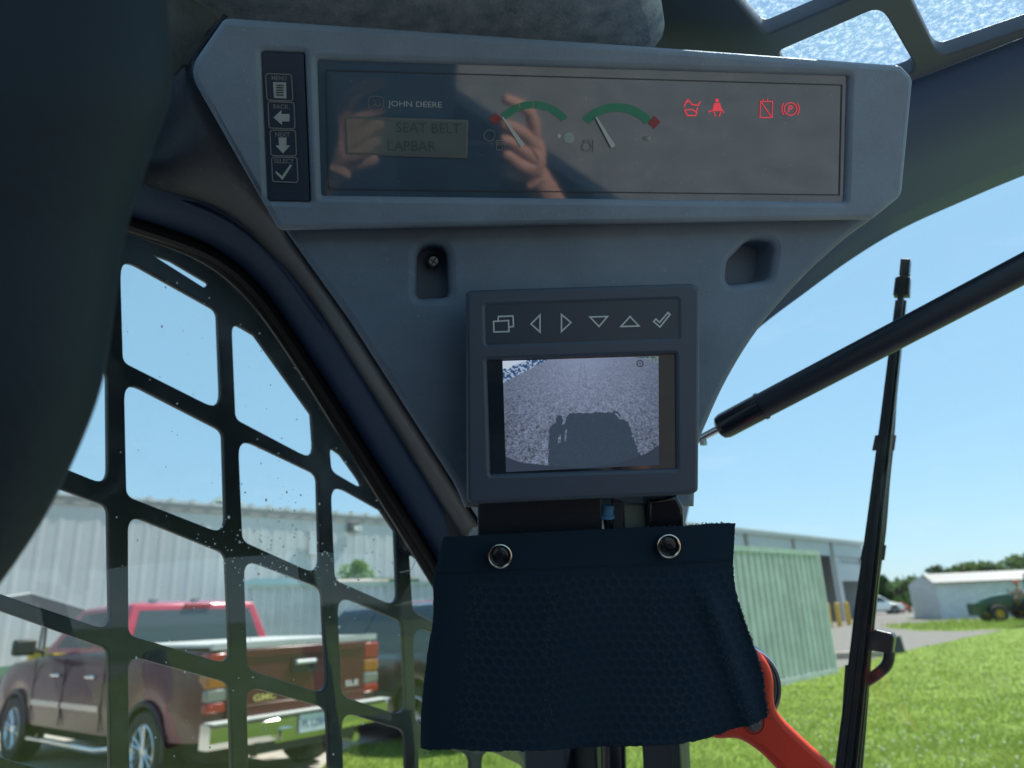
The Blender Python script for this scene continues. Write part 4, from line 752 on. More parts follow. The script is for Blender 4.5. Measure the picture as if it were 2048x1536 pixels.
def right_building():
    base = gnd(1722, 1238); D = ray(1722, 1086); z = CAM_H + D[2] * base[1] / D[1]; e0, e1 = gnd(1469, 1060, z)[:2], gnd(1722, 1087, z)[:2]; d = unit(e1 - e0); n = perp(d); a, b = e0 - d * 7, e1
    r = tag(empty('steel_shop', (*((a + b) / 2), 0)), 'blue grey steel shop with open bay doors and yellow bollards in front', 'building')
    def s_of(x, y):
        Dd = ray(x, y); n3 = np.array([n[0], n[1], 0]); t = ((np.array([*a, 0]) - EYE) @ n3) / (Dd @ n3); p = EYE + Dd * t; return (p[:2] - a) @ d, p[2]
    L = np.linalg.norm(b - a); sA = s_of(1652, 1200)[0]; sB = s_of(1674, 1200)[0]; sC = s_of(1690, 1200)[0]; sD = s_of(1740, 1200)[0]; sD = min(sD, L - .6); zt = s_of(1665, 1112)[1]; zt2 = s_of(1700, 1112)[1]
    P = lambda s: a + d * s
    ribbed('wall', P(0), P(sA), 0, z - .1, .38, .04, 'rib2', r, .3, n); ribbed('wall', P(sA), P(L), zt, z - .1, .38, .04, 'rib2', r, .3, n); ribbed('wall', P(sB), P(sC), 0, zt, .38, .04, 'rib2', r, .3, n); ribbed('wall', P(sD), P(L), 0, zt, .38, .04, 'rib2', r, .3, n)
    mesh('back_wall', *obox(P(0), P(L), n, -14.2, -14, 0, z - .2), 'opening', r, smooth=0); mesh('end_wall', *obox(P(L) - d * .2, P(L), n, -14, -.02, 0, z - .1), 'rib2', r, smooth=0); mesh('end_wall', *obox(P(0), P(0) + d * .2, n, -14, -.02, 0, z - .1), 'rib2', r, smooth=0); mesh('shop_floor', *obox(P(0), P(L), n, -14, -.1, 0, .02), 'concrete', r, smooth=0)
    mesh('eave_trim', *obox(P(-.1), P(L + .1), n, .0, .22, z - .18, z), 'rib2', r, smooth=0)
    q = [(*(P(-.3) + n * .3), z), (*(P(L + .3) + n * .3), z), (*(P(L + .3) - n * 7), z + .8), (*(P(-.3) - n * 7), z + .8), (*(P(L + .3) - n * 14.3), z), (*(P(-.3) - n * 14.3), z)]
    mesh('roof', q + [(x, y, zz + .12) for x, y, zz in q], [(0, 1, 2, 3), (3, 2, 4, 5), (9, 8, 7, 6), (11, 10, 8, 9), (0, 6, 7, 1), (1, 7, 8, 2), (2, 8, 10, 4), (3, 5, 11, 9), (5, 4, 10, 11), (0, 3, 9, 6)], 'roofm', r, smooth=0)
    for x in (1492, 1585, 1660): 
        s = s_of(x, 1090)[0]; mesh('wall_post', *obox(P(s - .12), P(s + .12), n, .03, .16, (0 if x < 1650 else 0), z - .2), 'ribtrim', r, smooth=0)
    # bay door rolled half way up, with its row of panes
    z0 = s_of(1705, 1162)[1]; z1 = s_of(1705, 1108)[1]; dr = mesh('bay_door', *obox(P(sC + .1), P(sD), n, -.25, -.16, z0, zt), 'doorw', r, smooth=0); zz = (z0 + z1) / 2 + .25; k = 6; w = (sD - sC - .3) / k
    for i in range(k): mesh('pane', *obox(P(sC + .25 + w * i), P(sC + .25 + w * (i + .62)), n, -.158, -.15, zz, zz + .32), 'tint', dr, smooth=0)
    return P, sA, sB, sC, sD, n
P_, sA, sB, sC, sD, n_ = right_building()
for x, yb, lb in ((1661, 1256, 'yellow bollard nearest the green container, at the dark doorway'), (1680, 1253, 'yellow bollard in front of the wall between the two bays'), (1699, 1250, 'yellow bollard at the half open bay door')):
    g = gnd(x, yb); bo = Mb().lathe([(.001, 1.42), (.10, 1.40), (.15, 1.34), (.16, 1.28), (.16, 0)], (0, 0, 0), (0, 0, 1), 14).build('bollard', 'bollard', None); bo.location = tuple(g); tag(bo, lb, 'bollard', 'yellow bollards at the shop')
def container(name, label, p0, p1, h, depth, mt, mt2, pitch=.28, dep=.05):
    p0, p1 = np.array(p0[:2]), np.array(p1[:2]); d = unit(p1 - p0); n = perp(d); L = np.linalg.norm(p1 - p0); r = tag(empty(name, (*((p0 + p1) / 2), 0)), label, 'container')
    ribbed('side_wall', p0 + d * .1, p1 - d * .1, .12, h - .1, pitch, dep, mt, r, .45, n); mesh('core', *obox(p0 + d * .05, p1 - d * .05, n, -depth, -.02, .05, h - .03), mt, r, smooth=0)
    mesh('top_rail', *obox(p0, p1, n, -.06, .06, h - .1, h + .012), mt2, r, smooth=0); mesh('bottom_rail', *obox(p0, p1, n, -.06, .06, .0, .12), mt, r, smooth=0)
    for q in (p0, p1 - d * .11): mesh('corner_post', *obox(q, q + d * .11, n, -.06, .063, .002, h + .015), mt, r, smooth=0)
    mesh('roof', *obox(p0 + d * .03, p1 - d * .03, n, -depth - .01, -.06, h - .028, h), mt2, r, smooth=0)
    return r, d, n
cp1 = gnd(1672, 1347)[:2]; cdir = unit(gnd(1582, 1367)[:2] - cp1)
container('green_container', 'pale green corrugated container standing in the grass beside the steel shop', cp1 + cdir * 6.1, cp1, 2.80, 2.4, 'cgreen', 'cgreen2')
q0, q1 = gnd(488, 1170, 2.6)[:2], gnd(880, 1163, 2.6)[:2]; qd = unit(q1 - q0)
container('pale_container', 'pale corrugated container behind the navy vehicle with pipes on top', q0, q1 + qd * 3.2, 2.6, 2.4, 'cpale', 'cgreen2', .24)
def lying(name, label, cat, x0, x1, y, z, rad, mt, grp=None, off=.5):
    a, b = gnd(x0, y, z), gnd(x1, y - (x1 - x0) * .012, z); n = perp(unit(q1 - q0)); s0 = q0 + qd * ((a[:2] - q0) @ qd) - n * off; s1 = q0 + qd * ((b[:2] - q0) @ qd) - n * off
    c = (s0 + s1) / 2; o = Mb().tube([(*(s0 - c), rad), (*(s1 - c), rad)], rad, 10).build(name, mt, None); o.location = (*c, z); tag(o, label, cat, grp)
lying('pipe', 'brown pipe lying on the pale container, front of three', 'pipe', 672, 806, 1163, 2.602, .045, 'wood', 'pipes on the pale container', .35)
lying('pipe', 'grey pipe lying on the pale container behind the brown one', 'pipe', 690, 800, 1160, 2.602, .07, 'ribtrim', 'pipes on the pale container', .75)
lying('pipe', 'dark green pipe at the right end on the pale container', 'pipe', 776, 900, 1160, 2.602, .10, 'tgreen', 'pipes on the pale container', 1.15)
nn = perp(qd); a = q0 + qd * .05 - nn * .3; t_ = Mb()
for k in range(4): t_.add(*obox(a + qd * .08 * k, a + qd * (1.45 - .1 * k), nn, -1.2, 0, 2.603 + .045 * k, 2.64 + .045 * k))
o = t_.build('sheet_stack', mat('light blue sheets', (.36, .52, .58), .5), None, smooth=0); tag(o, 'small stack of light blue sheets on the left end of the pale container', 'sheets')

# ------------------------------------------------------------------ shed, trees
def shed():
    p = gnd(1885, 1238)[:2]; d = np.array([math.sin(R(97)), math.cos(R(97))]); n = perp(d); L = 12.0; r = tag(empty('white_shed', (*(p + d * L / 2), 0)), 'low white shed with pale roof behind the green tractor', 'shed')
    ribbed('wall', p, p + d * L, 0, 2.42, .3, .02, 'shedw', r, .3, n); mesh('core', *obox(p + d * .02, p + d * L, n, -5, -.02, 0, 2.4), 'shedw', r, smooth=0)
    q = [(*(p - d * .25 + n * .25), 2.38), (*(p + d * L + n * .25), 2.38), (*(p + d * L - n * 2.5), 3.05), (*(p - d * .25 + d * .5 - n * 2.5), 3.05)]
    mesh('roof', q + [(x, y, z + .06) for x, y, z in q], [(0, 1, 2, 3), (7, 6, 5, 4), (0, 4, 5, 1), (1, 5, 6, 2), (2, 6, 7, 3), (3, 7, 4, 0)], 'shedr', r, smooth=0)
    g = Mb(); g.add([(*(p + n * -.01 - d * .01), 2.38), (*(p - n * 5 - d * .01), 2.38), (*(p - n * 2.5 - d * .01), 3.0)], [(0, 1, 2)]); g.build('gable', 'shedw', r, smooth=0)
    s = (gnd(2046, 1200, 2.0)[:2] - p) @ d
    Mb().tube([(*(p + d * 9.6 + n * .12), 0), (*(p + d * 9.6 + n * .12), 2.5)], .06, 8).build('downpipe', 'rimw', r)
shed()
def crown(verts_center, radii, n, leaf, rs):
    """many leaf clumps spread through lobes"""
    lobes = [(np.array(c), np.array(rr)) for c, rr in zip(verts_center, radii)]; V_ = []; F_ = []
    for i in range(n):
        c, rr = lobes[rs.randint(len(lobes))]; u = rs.normal(size=3); u /= np.linalg.norm(u); k = rs.uniform(.55, 1.05) if rs.rand() < .8 else rs.uniform(0, .6); p = c + rr * u * k
        a = rs.normal(size=3); a /= np.linalg.norm(a); b = np.cross(a, rs.normal(size=3)); b /= np.linalg.norm(b); s = leaf * rs.uniform(.6, 1.4); k0 = len(V_)
        V_ += [p - a * s, p + b * s * .55, p + a * s, p - b * s * .55]; F_.append((k0, k0 + 1, k0 + 2, k0 + 3))
    return V_, F_
def tree(name, label, x, top, dist, wpx, mt, seed, group='trees along the far field', leaf=.30, n=1500, base=0):
    rs = np.random.RandomState(seed); D = ray(x, top); t = dist / D[1]; h = CAM_H + t * D[2] - base; loc = EYE + D * t; wid = wpx * dist / FPX / 2
    r = tag(empty(name, (loc[0], loc[1], base)), label, 'tree', group)
    Mb().tube([(0, 0, 0), (.05 * h, 0, h * .3), (.02 * h, .02, h * .7)], [.06 * h * .5 + .04, .045 * h * .5 + .02, .01 * h], 8).build('trunk', 'bark', r, world=False)
    bb = Mb()
    for k in range(5):
        a = k * 1.3 + seed; bb.tube([(.03 * h, 0, h * (.22 + .07 * k)), (math.cos(a) * wid * .6, math.sin(a) * wid * .6, h * (.45 + .08 * k))], [.018 * h, .006 * h], 6)
    bb.build('limbs', 'bark', r, world=False)
    cs = []; rr = []
    for k in range(11):
        a = rs.uniform(0, 6.28); q = rs.uniform(.0, .75); zz = rs.uniform(.28, .86); cs.append((math.cos(a) * wid * q, math.sin(a) * wid * q, h * zz)); s = rs.uniform(.28, .5) * (1.15 - .5 * zz); rr.append((wid * s * 1.1, wid * s * 1.1, h * .15 * rs.uniform(.8, 1.2)))
    cs.append((0, 0, h * .88)); rr.append((wid * .4, wid * .4, h * .13))
    v, f = crown(cs, rr, n, leaf, rs); mesh('crown', v, f, mt, r, world=False, smooth=0)
for i, a in enumerate([('tree', 'dark green tree just right of the wiper, behind the white car', 1757, 1149, 112, 62, 'leaf2', 1), ('tree', 'low light green bushy tree right of the white car', 1815, 1159, 108, 64, 'leaf', 2), ('tree', 'tall round tree at the left corner of the white shed', 1868, 1131, 100, 78, 'leaf2', 3),
                       ('tree', 'light green shrubby tree under the tall round tree beside the shed', 1846, 1178, 96, 60, 'leaf', 4), ('tree', 'small tree top above the left half of the shed roof', 1928, 1124, 104, 120, 'leaf', 5), ('tree', 'round tree top above the middle of the shed roof', 1976, 1122, 100, 120, 'leaf', 6), ('tree', 'highest tree top above the right end of the shed roof', 2044, 1107, 96, 140, 'leaf', 8), ('tree', 'dark tree low behind the white car and wiper', 1720, 1166, 118, 70, 'leaf2', 9), ('tree', 'dark bush at the far edge of the gravel, left of the shed', 1835, 1190, 92, 44, 'leaf2', 10)]): tree(*a)
def far_wood():
    rs = np.random.RandomState(5); V_ = []; F_ = []
    for k in range(70):
        hd = R(rs.uniform(-75, 80)); dd = rs.uniform(165, 260); c = (math.sin(hd) * dd, math.cos(hd) * dd, 2.4); v, f = crown([c], [(9, 9, 2.8)], 260, .9, rs); kk = len(V_); V_ += v; F_ += [tuple(i + kk for i in q) for q in f]
    tag(mesh('far_wood', V_, F_, 'leaf2', None, smooth=0), 'distant belt of trees on the horizon', 'trees', kind='stuff')
far_wood()
bx = EYE + ray(716, 1110) * 22.5 / ray(716, 1110)[1]
rb = tag(empty('shrub', (bx[0], bx[1], 0)), 'bright green shrub growing between the pale container and the ribbed building', 'shrub'); rs_ = np.random.RandomState(3)
bbm = Mb()
for k in range(7): bbm.tube([(0, 0, 0), (math.cos(k) * .2, math.sin(k) * .2, 1.6), (math.cos(k) * .45, math.sin(k) * .45, 2.9)], [.03, .02, .008], 6)
bbm.build('stems', 'bark', rb, world=False)
v, f = crown([(-.25, 0, 2.95), (.2, .1, 2.8), (.05, 0, 3.15), (-.1, .1, 2.3), (.5, 0, 2.55), (0, 0, 1.5)], [(.35, .35, .35), (.35, .35, .4), (.25, .25, .22), (.6, .5, .5), (.3, .3, .25), (.6, .5, .6)], 1500, .06, rs_); mesh('foliage', v, f, 'leaf3', rb, world=False, smooth=0)

# ------------------------------------------------------------------ vehicles (x forward, y left, z up)
def wheel_mesh(rt, rr, w, spokes):
    """tyre and rim meshes, axis y, outer face +y"""
    t = Mb().lathe([(rr * .98, -w / 2 + .02), (rr * 1.04, -w / 2), (rt * .93, -w / 2), (rt, -w / 2 + .035), (rt, w / 2 - .035), (rt * .93, w / 2), (rr * 1.04, w / 2), (rr * .98, w / 2 - .02)], (0, 0, 0), (0, 1, 0), 32)
    r = Mb().lathe([(rr, w / 2 - .012), (rr * .93, w / 2 - .004), (rr * .88, w / 2 - .03), (rr * .86, -w / 2 + .02)], (0, 0, 0), (0, 1, 0), 32)
    for k in range(spokes):
        a = 2 * math.pi * k / spokes
        for s in (-.16, .16) if spokes < 7 else (0,):
            d0 = np.array([math.cos(a + s * .8), 0, math.sin(a + s * .8)]); d1 = np.array([math.cos(a + s * 1.1), 0, math.sin(a + s * 1.1)])
            r.tube([d0 * rr * .18 + np.array([0, w / 2 - .035, 0]), d1 * rr * .55 + np.array([0, w / 2 - .03, 0]), d1 * rr * .92 + np.array([0, w / 2 - .022, 0])], [rr * .10, rr * .085, rr * .10], 6, flat=(1.0, .5), up=(0, 1, 0))
    r.lathe([(.001, w / 2 - .012), (rr * .2, w / 2 - .014), (rr * .24, w / 2 - .04)], (0, 0, 0), (0, 1, 0), 16)
    d = Mb().lathe([(.001, -.02), (rr * .9, -.02)], (0, 0, 0), (0, 1, 0), 24)
    return t, r, d
def put_wheels(root, spots, rt, rr, w, spokes, rim='alloy'):
    t, r, d = wheel_mesh(rt, rr, w, spokes); first = None
    for (x, y) in spots:
        if first is None:
            o = mesh('wheel', t.v, t.f, 'tyre', root, world=False); mesh('rim', r.v, r.f, rim, o, world=False); mesh('brake_disc', d.v, d.f, 'undercar', o, world=False); first = o
        else: o = copy_tree(first, root)
        o.location = (x, y, rt); o.rotation_euler = (0, random.uniform(0, 1), 0 if y > 0 else math.pi)
def shell(name, st, mt, root, arches=(), ra=.45, crown_=.03):
    """body from stations (x, zlow, ztop, half width); wheel arches cut into the lower edge"""
    xs = sorted(set([s[0] for s in st] + [a + ra * math.cos(R(q)) for a in arches for q in range(0, 181, 12)])); st = np.array(sorted(st)); V_ = []; F_ = []
    for x in xs:
        zl, zt, w = (np.interp(x, st[:, 0], st[:, i]) for i in (1, 2, 3))
        for a in arches:
            if abs(x - a) < ra - 1e-6: zl = max(zl, ra_z + math.sqrt(ra * ra - (x - a) ** 2))
        hh = zt - zl; top = st[:, 2].max()
        prof = [(w * .975, zl), (w * 1.0, zl + hh * .28), (w * 1.005, zl + hh * .55), (w * .985, zl + hh * .8), (w * .955, zl + hh * .95), (w * .91, zt), (w * .45, zt + crown_ * .8), (0, zt + crown_)]
        ring = [(x, y, z) for y, z in prof] + [(x, -y, z) for y, z in prof[-2::-1]]; V_ += ring
    n = 15
    for i in range(len(xs) - 1):
        for j in range(n - 1): F_.append((i * n + j, i * n + j + 1, (i + 1) * n + j + 1, (i + 1) * n + j))
    F_.append(tuple(range(n))); F_.append(tuple(range((len(xs) - 1) * n, len(xs) * n))[::-1])
    return mesh(name, V_, F_, mt, root, world=False, smooth=40)
ra_z = .40
def quad_on(name, pts, off, mt, parent, th=.012):
    """thin panel proud of a surface: 3D outline pts, lifted by off along its normal"""
    P = np.array(pts, float); n = unit(np.cross(P[1] - P[0], P[2] - P[0])); N = len(P); v = np.concatenate([P + n * off, P + n * (off - th)])
    return mesh(name, v, [tuple(range(N)), tuple(range(2 * N - 1, N - 1, -1))] + [(i, i + N, (i + 1) % N + N, (i + 1) % N) for i in range(N)], mt, parent, world=False, smooth=0)
def cabin(root, base, roof, mt, wmt, frame=.06):
    """greenhouse: base/roof are (x_rear, x_front, half_width, z); returns glass quads placed on its faces"""
    (xr, xf, wb_, zb), (tr, tf, wt, zt) = base, roof; b = Mb(); cr_ = .035
    v = [(xr, wb_, zb), (xf, wb_ * .96, zb), (xf, -wb_ * .96, zb), (xr, -wb_, zb), (tr, wt, zt), (tf, wt * .97, zt - .015), (tf, -wt * .97, zt - .015), (tr, -wt, zt), (tr + .12, wt * .72, zt + cr_), (tf - .15, wt * .7, zt + cr_), (tf - .15, -wt * .7, zt + cr_), (tr + .12, -wt * .72, zt + cr_)]
    f = [(0, 1, 5, 4), (2, 3, 7, 6), (1, 2, 6, 5), (3, 0, 4, 7), (4, 5, 9, 8), (6, 7, 11, 10), (5, 6, 10, 9), (7, 4, 8, 11), (8, 9, 10, 11)]
    o = mesh('cabin', v, f, mt, root, world=False, smooth=30); md = o.modifiers.new('b', 'BEVEL'); md.width = .035; md.segments = 3
    V = [np.array(p) for p in v]; L = lambda a, c, t: V[a] * (1 - t) + V[c] * t
    def pane(ids, u0, u1, w0, w1, nm):
        a, b_, c, d = ids; g = lambda u, w: (V[a] * (1 - u) + V[b_] * u) * (1 - w) + (V[d] * (1 - u) + V[c] * u) * w
        pts = [g(u0, w0), g(u1, w0), g(u1, w1), g(u0, w1)]; return quad_on(nm, pts, .006, wmt, root)
    return pane
def pickup():
    T = R(-51.5); s = 1.035; rw = gnd(300, 1588)[:2]; rt_ = np.array([math.sin(T + math.pi / 2), math.cos(T + math.pi / 2)]); loc = rw + rt_ * .86 * s * 1.08
    r = tag(empty('pickup_truck', (*loc, .012), math.pi / 2 - T, s), 'maroon pickup truck seen from behind through the side window guard', 'pickup truck'); r.scale = (s, s * 1.08, s)
    shell('body', [(-1.14, .62, 1.37, .95), (-1.10, .55, 1.38, .985), (-.7, .52, 1.38, 1.0), (.7, .50, 1.38, 1.0), (.95, .48, 1.37, 1.0), (3.0, .48, 1.30, 1.0), (3.3, .48, 1.27, .99), (4.2, .48, 1.20, .97), (4.55, .50, 1.08, .93), (4.62, .55, .95, .88)], 'maroon', r, (0, 3.645), .46)
    put_wheels(r, ((0, .86), (3.645, .86), (0, -.86), (3.645, -.86)), .395, .262, .27, 6)
    for x in (0, 3.645):
        for y in (1, -1):
            Mb().tube([(x + .455 * math.cos(R(a)), y * .99, .40 + .455 * math.sin(R(a))) for a in range(-8, 189, 14)], .03, 8, flat=(1, .8)).build('arch_lip', 'carblack', r, world=False)
    mesh('underbody', Mb().box((-.95, -.80, .34), (4.3, .80, .60)).v, Mb().box((0, 0, 0), (1, 1, 1)).f, 'undercar', r, world=False)
    # cab
    pane = cabin(r, (.96, 3.22, .93, 1.33), (1.12, 2.55, .76, 1.88), 'redroof', 'tint')
    pane((3, 0, 4, 7), .07, .93, .10, .86, 'rear_window')
    pane((0, 1, 5, 4), .05, .30, .12, .86, 'side_window'); pane((0, 1, 5, 4), .35, .86, .12, .86, 'side_window'); pane((2, 3, 7, 6), .14, .65, .12, .86, 'side_window'); pane((2, 3, 7, 6), .70, .95, .12, .86, 'side_window'); pane((1, 2, 6, 5), .05, .95, .08, .92, 'windscreen')
    tb = Mb().box((1.06, -.16, 1.835), (1.125, .16, 1.87)).build('brake_lamp', 'tlred', r, world=False)
    for y in (-.5, 0, .5): Mb().box((1.14, y - .04, 1.91), (1.22, y + .04, 1.935)).build('roof_marker', 'tlwh', r, world=False)
    # bed cover, tailgate
    Mb().box((-1.13, -.93, 1.395), (.93, .93, 1.425)).build('bed_cover', 'tonneau', r, world=False); Mb().box((-1.175, -.95, 1.372), (-1.11, .95, 1.432)).build('bed_cap', 'tonneau', r, world=False)
    tg = Mb(); tg.box((-1.185, -.77, .72), (-1.12, .77, 1.365)).box((-1.20, -.77, .74), (-1.186, .77, .84)).box((-1.198, -.77, 1.28), (-1.186, .77, 1.36)); t = tg.build('tailgate', 'maroon', r, world=False); md = t.modifiers.new('b', 'BEVEL'); md.width = .012; md.segments = 2
    Mb().box((-1.205, -.17, 1.10), (-1.19, .13, 1.235)).build('tailgate_handle', 'carblack', t, world=False); Mb().tube([(-1.215, -.13, 1.20), (-1.215, .09, 1.20)], .022, 8).build('handle_grip', 'silverb', t, world=False)
    def letters(body, y, z, w, h, mt_):
        me = text_mesh(body, .02); co = np.array([q.co[:] for q in me.vertices]); lo, hi = co.min(0), co.max(0); c = (lo + hi) / 2
        for q in me.vertices: a_, b_ = q.co[0], q.co[1]; q.co = (-1.214, y - (a_ - c[0]) / (hi[0] - lo[0]) * w, z + (b_ - c[1]) / (hi[1] - lo[1]) * h)
        finish('badge', me, mt_, t, 0)
    letters('GMC', .42, .90, .24, .062, 'goldb'); letters('SLE', -.60, .93, .17, .06, 'silverb')
    for y in (1, -1):
        for z0, z1, mm in ((1.16, 1.345, 'tlred'), (1.02, 1.158, 'tlor'), (.90, 1.018, 'tlwh'), (.80, .898, 'tlred')):
            q = Mb().box((-1.175, min(y * .78, y * .985), z0), (-1.0, max(y * .78, y * .985), z1)).build('tail_lamp', mm, r, world=False); md = q.modifiers.new('b', 'BEVEL'); md.width = .02; md.segments = 2
    # chrome bumper with step, plate, hitch
    bp = Mb()
    prof = [(-1.20, .72), (-1.36, .715), (-1.385, .69), (-1.385, .56), (-1.34, .50), (-1.20, .50)]
    for y0, y1 in ((-1.0, -.36), (.36, 1.0)):
        k = [(x + (.06 if abs(y) > .99 else 0), y, z) for y in (y0, y1) for x, z in prof]; bp.add(k, [(i, i + 1, i + 7, i + 6) for i in range(5)] + [tuple(range(6))[::-1], tuple(range(6, 12))])
    k = [(x + (.05 if x < -1.25 else 0), y, z - .08 * (z < .6)) for y in (-.36, .36) for x, z in prof]; bp.add(k, [(i, i + 1, i + 7, i + 6) for i in range(5)] + [tuple(range(6))[::-1], tuple(range(6, 12))])
    bu = bp.build('bumper', 'bumper', r, world=False, smooth=20); Mb().box((-1.375, -1.0, .722), (-1.19, 1.0, .735)).build('bumper_step', 'tonneau', bu, world=False)
    pl_ = Mb().box((-1.36, -.20, .53), (-1.34, .12, .70)).build('licence_plate', 'plate', r, world=False)
    me = text_mesh('PL L294', .02); co = np.array([q.co[:] for q in me.vertices]); lo, hi = co.min(0), co.max(0); c = (lo + hi) / 2
    for q in me.vertices: a_, b_ = q.co[0], q.co[1]; q.co = (-1.364, -.04 - (a_ - c[0]) / (hi[0] - lo[0]) * .26, .61 + (b_ - c[1]) / (hi[1] - lo[1]) * .075)
    finish('plate_letters', me, 'platet', pl_, 0)
    Mb().box((-1.40, .20, .50), (-1.33, .34, .60)).build('plug_socket', 'chrome', r, world=False); Mb().tube([(-1.30, -.60, .38), (-1.05, -.6, .40)], .045, 12).build('exhaust', 'chrome', r, world=False); Mb().box((-1.33, -.55, .40), (-1.15, .55, .50)).build('hitch_bar', 'carblack', r, world=False)
    # doors, handles, chrome strip, mirror, step tube
    for x in (2.12, 3.06, 1.02):
        for y in (1, -1): Mb().box((x - .006, y * 1.0 - .004 + (.0 if y > 0 else -.004), .52), (x + .006, y * 1.0 + .004 + (.004 if y > 0 else 0), 1.28)).build('door_gap', 'carblack', r, world=False)
    for y in (1, -1):
        for x in (2.28, 1.28): Mb().tube([(x, y * 1.0, 1.08), (x + .03, y * 1.03, 1.085), (x + .15, y * 1.03, 1.085), (x + .18, y * 1.0, 1.08)], .018, 8).build('door_handle', 'chrome', r, world=False)
        for x0, x1 in ((1.06, 2.09), (2.15, 3.03)): Mb().box((x0, y * 1.003 - .012, .72), (x1, y * 1.003 + .012, .785)).build('chrome_strip', 'chrome', r, world=False)
        Mb().tube([(2.95, y * .98, 1.36), (2.93, y * 1.12, 1.40)], .03, 8).build('mirror_arm', 'carblack', r, world=False)
        mi = Mb().box((2.88, min(y * 1.08, y * 1.32), 1.32), (3.0, max(y * 1.08, y * 1.32), 1.52)).build('mirror', 'carblack', r, world=False); md = mi.modifiers.new('b', 'BEVEL'); md.width = .035; md.segments = 3
        Mb().tube([(.75, y * .92, .36), (.95, y * 1.02, .34), (2.9, y * 1.02, .34), (3.05, y * .92, .36)], .038, 10).build('side_step', 'chrome', r, world=False)
    for y in (.62, -.62):
        q = Mb().box((4.56, y - .26, .80), (4.66, y + .26, 1.02)).build('headlight', 'tlwh', r, world=False)
    Mb().box((4.60, -.95, .50), (4.74, .95, .72)).build('front_bumper', 'bumper', r, world=False); Mb().box((4.60, -.36, .76), (4.655, .36, 1.04)).build('grille', 'carblack', r, world=False)
    return r
pickup()
def suv(name, label, loc, heading, mt, s=1., glassm='tint', kind='suv'):
    r = tag(empty(name, (*loc, .012), math.pi / 2 - heading, s), label, 'car')
    shell('body', [(-2.35, .55, .98, .80), (-2.28, .42, 1.06, .90), (-1.6, .36, 1.10, .94), (.9, .36, 1.06, .94), (1.2, .36, 1.02, .93), (2.1, .36, .92, .88), (2.35, .40, .76, .80), (2.42, .45, .62, .70)], mt, r, (-1.42, 1.42), .40)
    put_wheels(r, ((-1.42, .80), (1.42, .80), (-1.42, -.80), (1.42, -.80)), .345, .23, .22, 5)
    pane = cabin(r, (-2.2, 1.25, .88, 1.05), (-1.75, .42, .66, 1.70), mt, glassm)
    pane((3, 0, 4, 7), .08, .92, .12, .88, 'rear_window'); pane((1, 2, 6, 5), .06, .94, .06, .93, 'windscreen')
    for a, b_ in ((.05, .28), (.32, .58), (.62, .92)): pane((0, 1, 5, 4), a, b_, .12, .86, 'side_window'); pane((2, 3, 7, 6), 1 - b_, 1 - a, .12, .86, 'side_window')
    for y in (1, -1):
        for x in (-.75, .25): Mb().tube([(x, y * .95, .93), (x + .02, y * .975, .93), (x + .16, y * .975, .93), (x + .18, y * .95, .93)], .015, 8).build('door_handle', 'chrome', r, world=False)
        Mb().box((-2.33, min(y * .62, y * .9), .72), (-2.22, max(y * .62, y * .9), .98)).build('tail_lamp', 'tlred', r, world=False); Mb().box((2.25, min(y * .5, y * .8), .66), (2.40, max(y * .5, y * .8), .80)).build('headlight', 'tlwh', r, world=False)
        mi = Mb().box((.95, min(y * .93, y * 1.1), 1.04), (1.07, max(y * .93, y * 1.1), 1.17)).build('mirror', mt, r, world=False); md = mi.modifiers.new('b', 'BEVEL'); md.width = .03; md.segments = 2
        Mb().tube([(-1.6, y * .60, 1.745), (.2, y * .60, 1.745)], .015, 6).build('roof_rail', 'chrome', r, world=False)
        Mb().box((-.28, y * .952 - .004, .42), (-.268, y * .952 + .004, 1.04)).build('door_gap', 'carblack', r, world=False)
    Mb().box((-2.42, -.86, .42), (-2.28, .86, .60)).build('bumper', 'carblack', r, world=False); Mb().box((-2.0, -.7, .26), (2.0, .7, .42)).build('underbody', 'undercar', r, world=False)
    return r
TH = R(-51.5); tv = np.array([math.sin(TH), math.cos(TH)]); rv = np.array([math.sin(TH + math.pi / 2), math.cos(TH + math.pi / 2)])
suv('navy_car', 'dark navy car parked beyond the tailgate of the maroon pickup', gnd(770, 1487)[:2] + rv * 1.0 + tv * .95, TH, 'navy', 1.07)
suv('white_car', 'small white car far away across the gravel, beside the wiper', gnd(1764, 1229)[:2] + np.array([0, 1.0]), R(98), 'white', 1.0)
